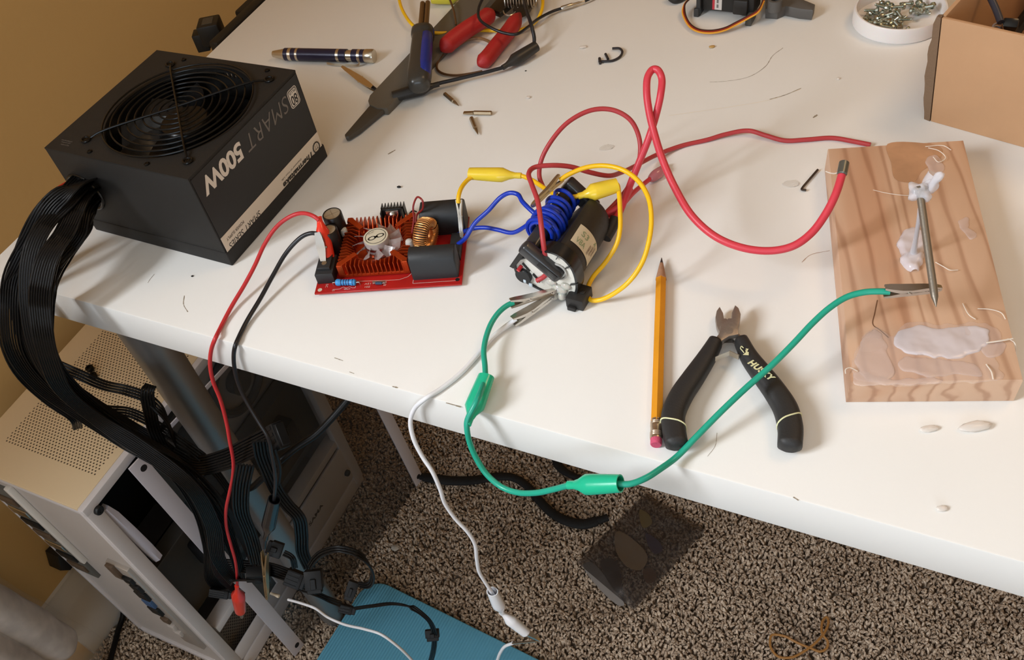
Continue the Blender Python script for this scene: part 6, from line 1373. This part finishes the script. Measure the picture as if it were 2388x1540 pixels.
# ---- crumbs of hot glue and clippings on the desk
GC = mat('glue_crumb', (240, 232, 224), 0.18, alpha=0.7)
def crumb(px, py, r, label, m=GC, sx=1.6, name='glue_crumb', rot=0.5, h=0.5):
    q = D(px, py, 0); mb = MB(); mb.ball((0, 0, r*h), (r*sx, r, r*h), 14, 8, Matrix.Rotation(rot, 4, 'Z'), noise=0.14); o = solo(mb, name, label, 'scrap', m, (0, 0, 0), group='scraps on the desk', angle=180); o.location = (q.x, q.y, ZD)
crumb(2166, 1003, 0.0022, 'smaller flake of dried glue in front of the wood block', sx=2.4)
crumb(2274, 999, 0.0034, 'larger flake of dried glue in front of the wood block', sx=2.6)
crumb(1845, 430, 0.004, 'clear dried glue scrap left of the bent pin', mat('glue_crumb_clear', (240, 236, 230), 0.12, alpha=0.25), 1.5, h=0.15)
crumb(931, 438, 0.0011, 'tiny black plastic chip behind the red circuit board', BLK, 1.6, 'plastic_chip', 0.2, 0.8)
crumb(1226, 166, 0.0007, 'tiny black speck below the black lead boot', BLK, 1.2, 'plastic_chip')
crumb(2196, 1188, 0.0019, 'pale glue scrap near the front edge, right of the green lead', sx=1.6)
crumb(1660, 111, 0.0018, 'tan crumb in front of the servo motor', mat('crumb_tan', (190, 152, 92), 0.5), 1.5)
crumb(1232, 229, 0.0017, 'pale crumb right of the loose screwdriver bits', sx=1.2)
crumb(449, 645, 0.0009, 'tiny black chip in front of the power supply', BLK, 1.2, 'plastic_chip')
crumb(1360, 112, 0.002, 'pale glue flake left of the black hook clip', sx=1.8)
crumb(1955, 185, 0.0014, 'pale crumb below the white lid', sx=1.0)
crumb(1415, 345, 0.0035, 'clear glue film between the red wires', mat('glue_crumb_clear', (240, 236, 230), 0.12, alpha=0.25), 1.8, h=0.12)
# ================================================================ on the carpet
# blue mat: a slab from its visible corner, running out of the picture
k0 = F(862, 1343, 0.012); kl = F(724, 1560, 0.012)-k0; kr = F(1262, 1541, 0.012)-k0
kl = kl.normalized(); kr = kr.normalized()
def matmat():
    m = bpy.data.materials.new('blue_foam'); m.use_nodes = True; nt = m.node_tree; b = nt.nodes['Principled BSDF']
    g = nt.nodes.new('ShaderNodeNewGeometry'); d = nt.nodes.new('ShaderNodeVectorMath'); d.operation = 'DOT_PRODUCT'
    n_ = V((0, 0, 1)).cross(kl); d.inputs[1].default_value = tuple(n_); nt.links.new(g.outputs['Position'], d.inputs[0])
    s = nt.nodes.new('ShaderNodeMath'); s.operation = 'MULTIPLY'; s.inputs[1].default_value = 2*PI/0.0042; nt.links.new(d.outputs['Value'], s.inputs[0])
    si = nt.nodes.new('ShaderNodeMath'); si.operation = 'SINE'; nt.links.new(s.outputs[0], si.inputs[0])
    bp = nt.nodes.new('ShaderNodeBump'); bp.inputs['Strength'].default_value = 0.5; bp.inputs['Distance'].default_value = 0.0006; nt.links.new(si.outputs[0], bp.inputs['Height']); nt.links.new(bp.outputs['Normal'], b.inputs['Normal'])
    b.inputs['Base Color'].default_value = lin((94, 166, 196)) + (1,); b.inputs['Roughness'].default_value = 0.7
    return m
mb = MB(); Pm = []
def kp(a, b): return k0 + kl*a + kr*b
cr_ = 0.035
out = [kp(cr_, 0), kp(0.42, 0), kp(0.42, 0.62), kp(0.0, 0.62)]
arc = [kp(cr_*(1-math.sin(t)), cr_*(1-math.cos(t))) for t in [PI/2*i/8 for i in range(9)]][::-1]
P = arc + [kp(0.42, 0), kp(0.42, 0.62), kp(0, 0.62)]
P = [(p.x, p.y) for p in P]; ar = sum(P[i-1][0]*P[i][1]-P[i][0]*P[i-1][1] for i in range(len(P))); P = P if ar > 0 else P[::-1]
mb.bprism(P, -0.003, 0.012, 0.002, seg=3)
solo(mb, 'exercise_mat', 'blue ribbed foam mat lying on the carpet below the desk', 'mat', matmat(), (k0.x, k0.y, -0.003))
# anti-static bag
AB = thing('antistatic_bag', 'flat dark grey see-through bag with scraps inside, lying on the carpet', 'bag', F(1490, 1290, 0.001))
q = [F(1345, 1312, 0.004), F(1478, 1424, 0.004), F(1645, 1236, 0.004), F(1505, 1150, 0.004)]
n = 22; vs = []; fs = []
for j in range(n+1):
    for i in range(n+1):
        s, t = i/n, j/n; p = (q[0]*(1-s)+q[1]*s)*(1-t)+(q[3]*(1-s)+q[2]*s)*t
        e = min(s, 1-s, t, 1-t); z = 0.004+min(1, e*10)*(0.0055+0.004*mnoise.noise(V((s*5, t*7, 1.0)))+0.0016*mnoise.noise(V((s*17, t*13, 2.0)))); vs.append(V((p.x, p.y, z)))
for j in range(n):
    for i in range(n): a = j*(n+1)+i; fs.append((a, a+1, a+n+2, a+n+1))
mb = MB(); mb.add(vs, fs); mb.build('bag_film', mat('antistatic_film', (66, 58, 54), 0.3, alpha=0.66), AB, world=True, angle=180)
for pts, rgb in (([(1440, 1240), (1480, 1262), (1510, 1300), (1495, 1330), (1462, 1322), (1435, 1280)], (206, 176, 140)), ([(1492, 1190), (1512, 1200), (1520, 1222), (1500, 1232)], (206, 180, 110)), ([(1505, 1245), (1535, 1262), (1545, 1285), (1525, 1292)], (90, 86, 120)), ([(1360, 1320), (1378, 1312), (1430, 1372), (1456, 1412), (1440, 1412)], (150, 146, 144)), ([(1500, 1330), (1525, 1330), (1530, 1352), (1510, 1362)], (128, 92, 70)), ([(1400, 1310), (1430, 1305), (1450, 1350), (1440, 1385)], (40, 34, 32))):
    mb = MB(); Q = spline([F(x, y, 0.003) for x, y in pts], 5, True); mb.loft([[p for p in Q], [p+V((0, 0, 0.001)) for p in Q]]); mb.build('scrap', mat('bag_scrap_%d' % rgb[0]+str(rgb[2]), rgb, 0.6), AB, world=True)
# black sleeve and a second dark strip behind
SL_ = mat('sleeve_black', (18, 20, 22), 0.7, bump=0.6, bscale=900)
def strap(pts, r, name, label, loc):
    P = spline([F(x, y, 0.006) for x, y in pts], 10); K = len(P); mb = MB(); rings = []
    for i in range(K):
        t = (P[min(i+1, K-1)]-P[max(i-1, 0)]).normalized(); s = t.cross(V((0, 0, 1))).normalized(); f = i/(K-1); w = r*(1.0+0.12*math.sin(f*9)) * (0.75 if f < 0.08 or f > 0.93 else 1)
        rings.append([P[i]+s*(w*math.cos(2*PI*k/14))+V((0, 0, 0.0042*math.sin(2*PI*k/14))) for k in range(14)])
    mb.loft(rings); return solo(mb, name, label, 'strap', SL_, loc, angle=60)
strap([(957, 1108), (985, 1112), (1020, 1118), (1060, 1122), (1110, 1120), (1150, 1113), (1195, 1114), (1230, 1135), (1255, 1165), (1285, 1195), (1320, 1215), (1360, 1223), (1390, 1216), (1418, 1207)], 0.0075, 'cable_sleeve', 'black fabric strap curving over the carpet behind the white lead', F(1255, 1165, 0.0))
strap([(1290, 1068), (1310, 1095), (1340, 1112), (1380, 1124), (1410, 1130)], 0.0062, 'cable_sleeve', 'short black strap end on the carpet behind the lower green boot', F(1340, 1112, 0.0))
# tan rubber band
mb = MB(); mb.tube([F(1800, 1482, .006), F(1828, 1484, .007), F(1860, 1500, .008), F(1890, 1512, .007), F(1912, 1520, .006), F(1928, 1512, .006), F(1930, 1496, .007), F(1918, 1480, .007), F(1916, 1462, .006), F(1920, 1446, .005), F(1928, 1440, .005), F(1932, 1450, .006), F(1926, 1470, .007), F(1908, 1494, .008), F(1878, 1518, .007), F(1845, 1534, .006), F(1815, 1532, .006), F(1798, 1512, .006), F(1796, 1494, .006)], 0.0016, 8, closed=True)
solo(mb, 'rubber_band', 'tan rubber band twisted on the carpet at the bottom edge', 'rubber band', mat('rubber_tan', (172, 122, 66), 0.5), F(1870, 1500, 0.0))
mb = MB(); mb.ball((0, 0, 0.0), (0.006, 0.005, 0.0015), 16, 8, noise=0.2); o = solo(mb, 'paper_scrap', 'small pale paper scrap on the carpet left of the black strap', 'scrap', mat('paper_pale', (196, 188, 176), 0.7), (0, 0, 0)); o.location = F(921, 1278, 0.004)
# ================================================================ light
def area(name, loc, rot, sx, sy, power, color):
    l = bpy.data.lights.new(name, 'AREA'); l.shape = 'RECTANGLE'; l.size = sx; l.size_y = sy; l.energy = power; l.color = color
    o = bpy.data.objects.new(name, l); COL.objects.link(o); o.location = loc; o.rotation_euler = rot; return o
area('window_daylight_and_fill', (WX-0.03, (WY0+WY1)/2, (WZ0+WZ1)/2), (PI/2, 0, -PI/2), WY1-WY0-0.05, WZ1-WZ0-0.05, 52, (0.88, 0.94, 1.0))
area('window_daylight_and_fill', ((FX0+FX1)/2, -2.62, (FZ0+FZ1)/2), (PI/2, 0, 0), FX1-FX0-0.05, FZ1-FZ0-0.05, 28, (0.70, 0.85, 1.0))  # fill light at the added front window, out of view
area('ceiling_lamp', (1.3, 0.9, 2.42), (0, 0, 0), 0.6, 0.6, 10, (1.0, 0.62, 0.30))
wd = bpy.data.worlds.new('world'); S.world = wd; wd.use_nodes = True
wd.node_tree.nodes['Background'].inputs[0].default_value = (0.75, 0.87, 1.0, 1); wd.node_tree.nodes['Background'].inputs[1].default_value = 0.6
S.view_settings.view_transform = 'Standard'; S.view_settings.look = 'None'; S.view_settings.gamma = 1.0; S.view_settings.exposure = -0.28
S.view_settings.use_curve_mapping = False
S.cycles.use_denoising = True
S.cycles.max_bounces = 8; S.cycles.transparent_max_bounces = 12
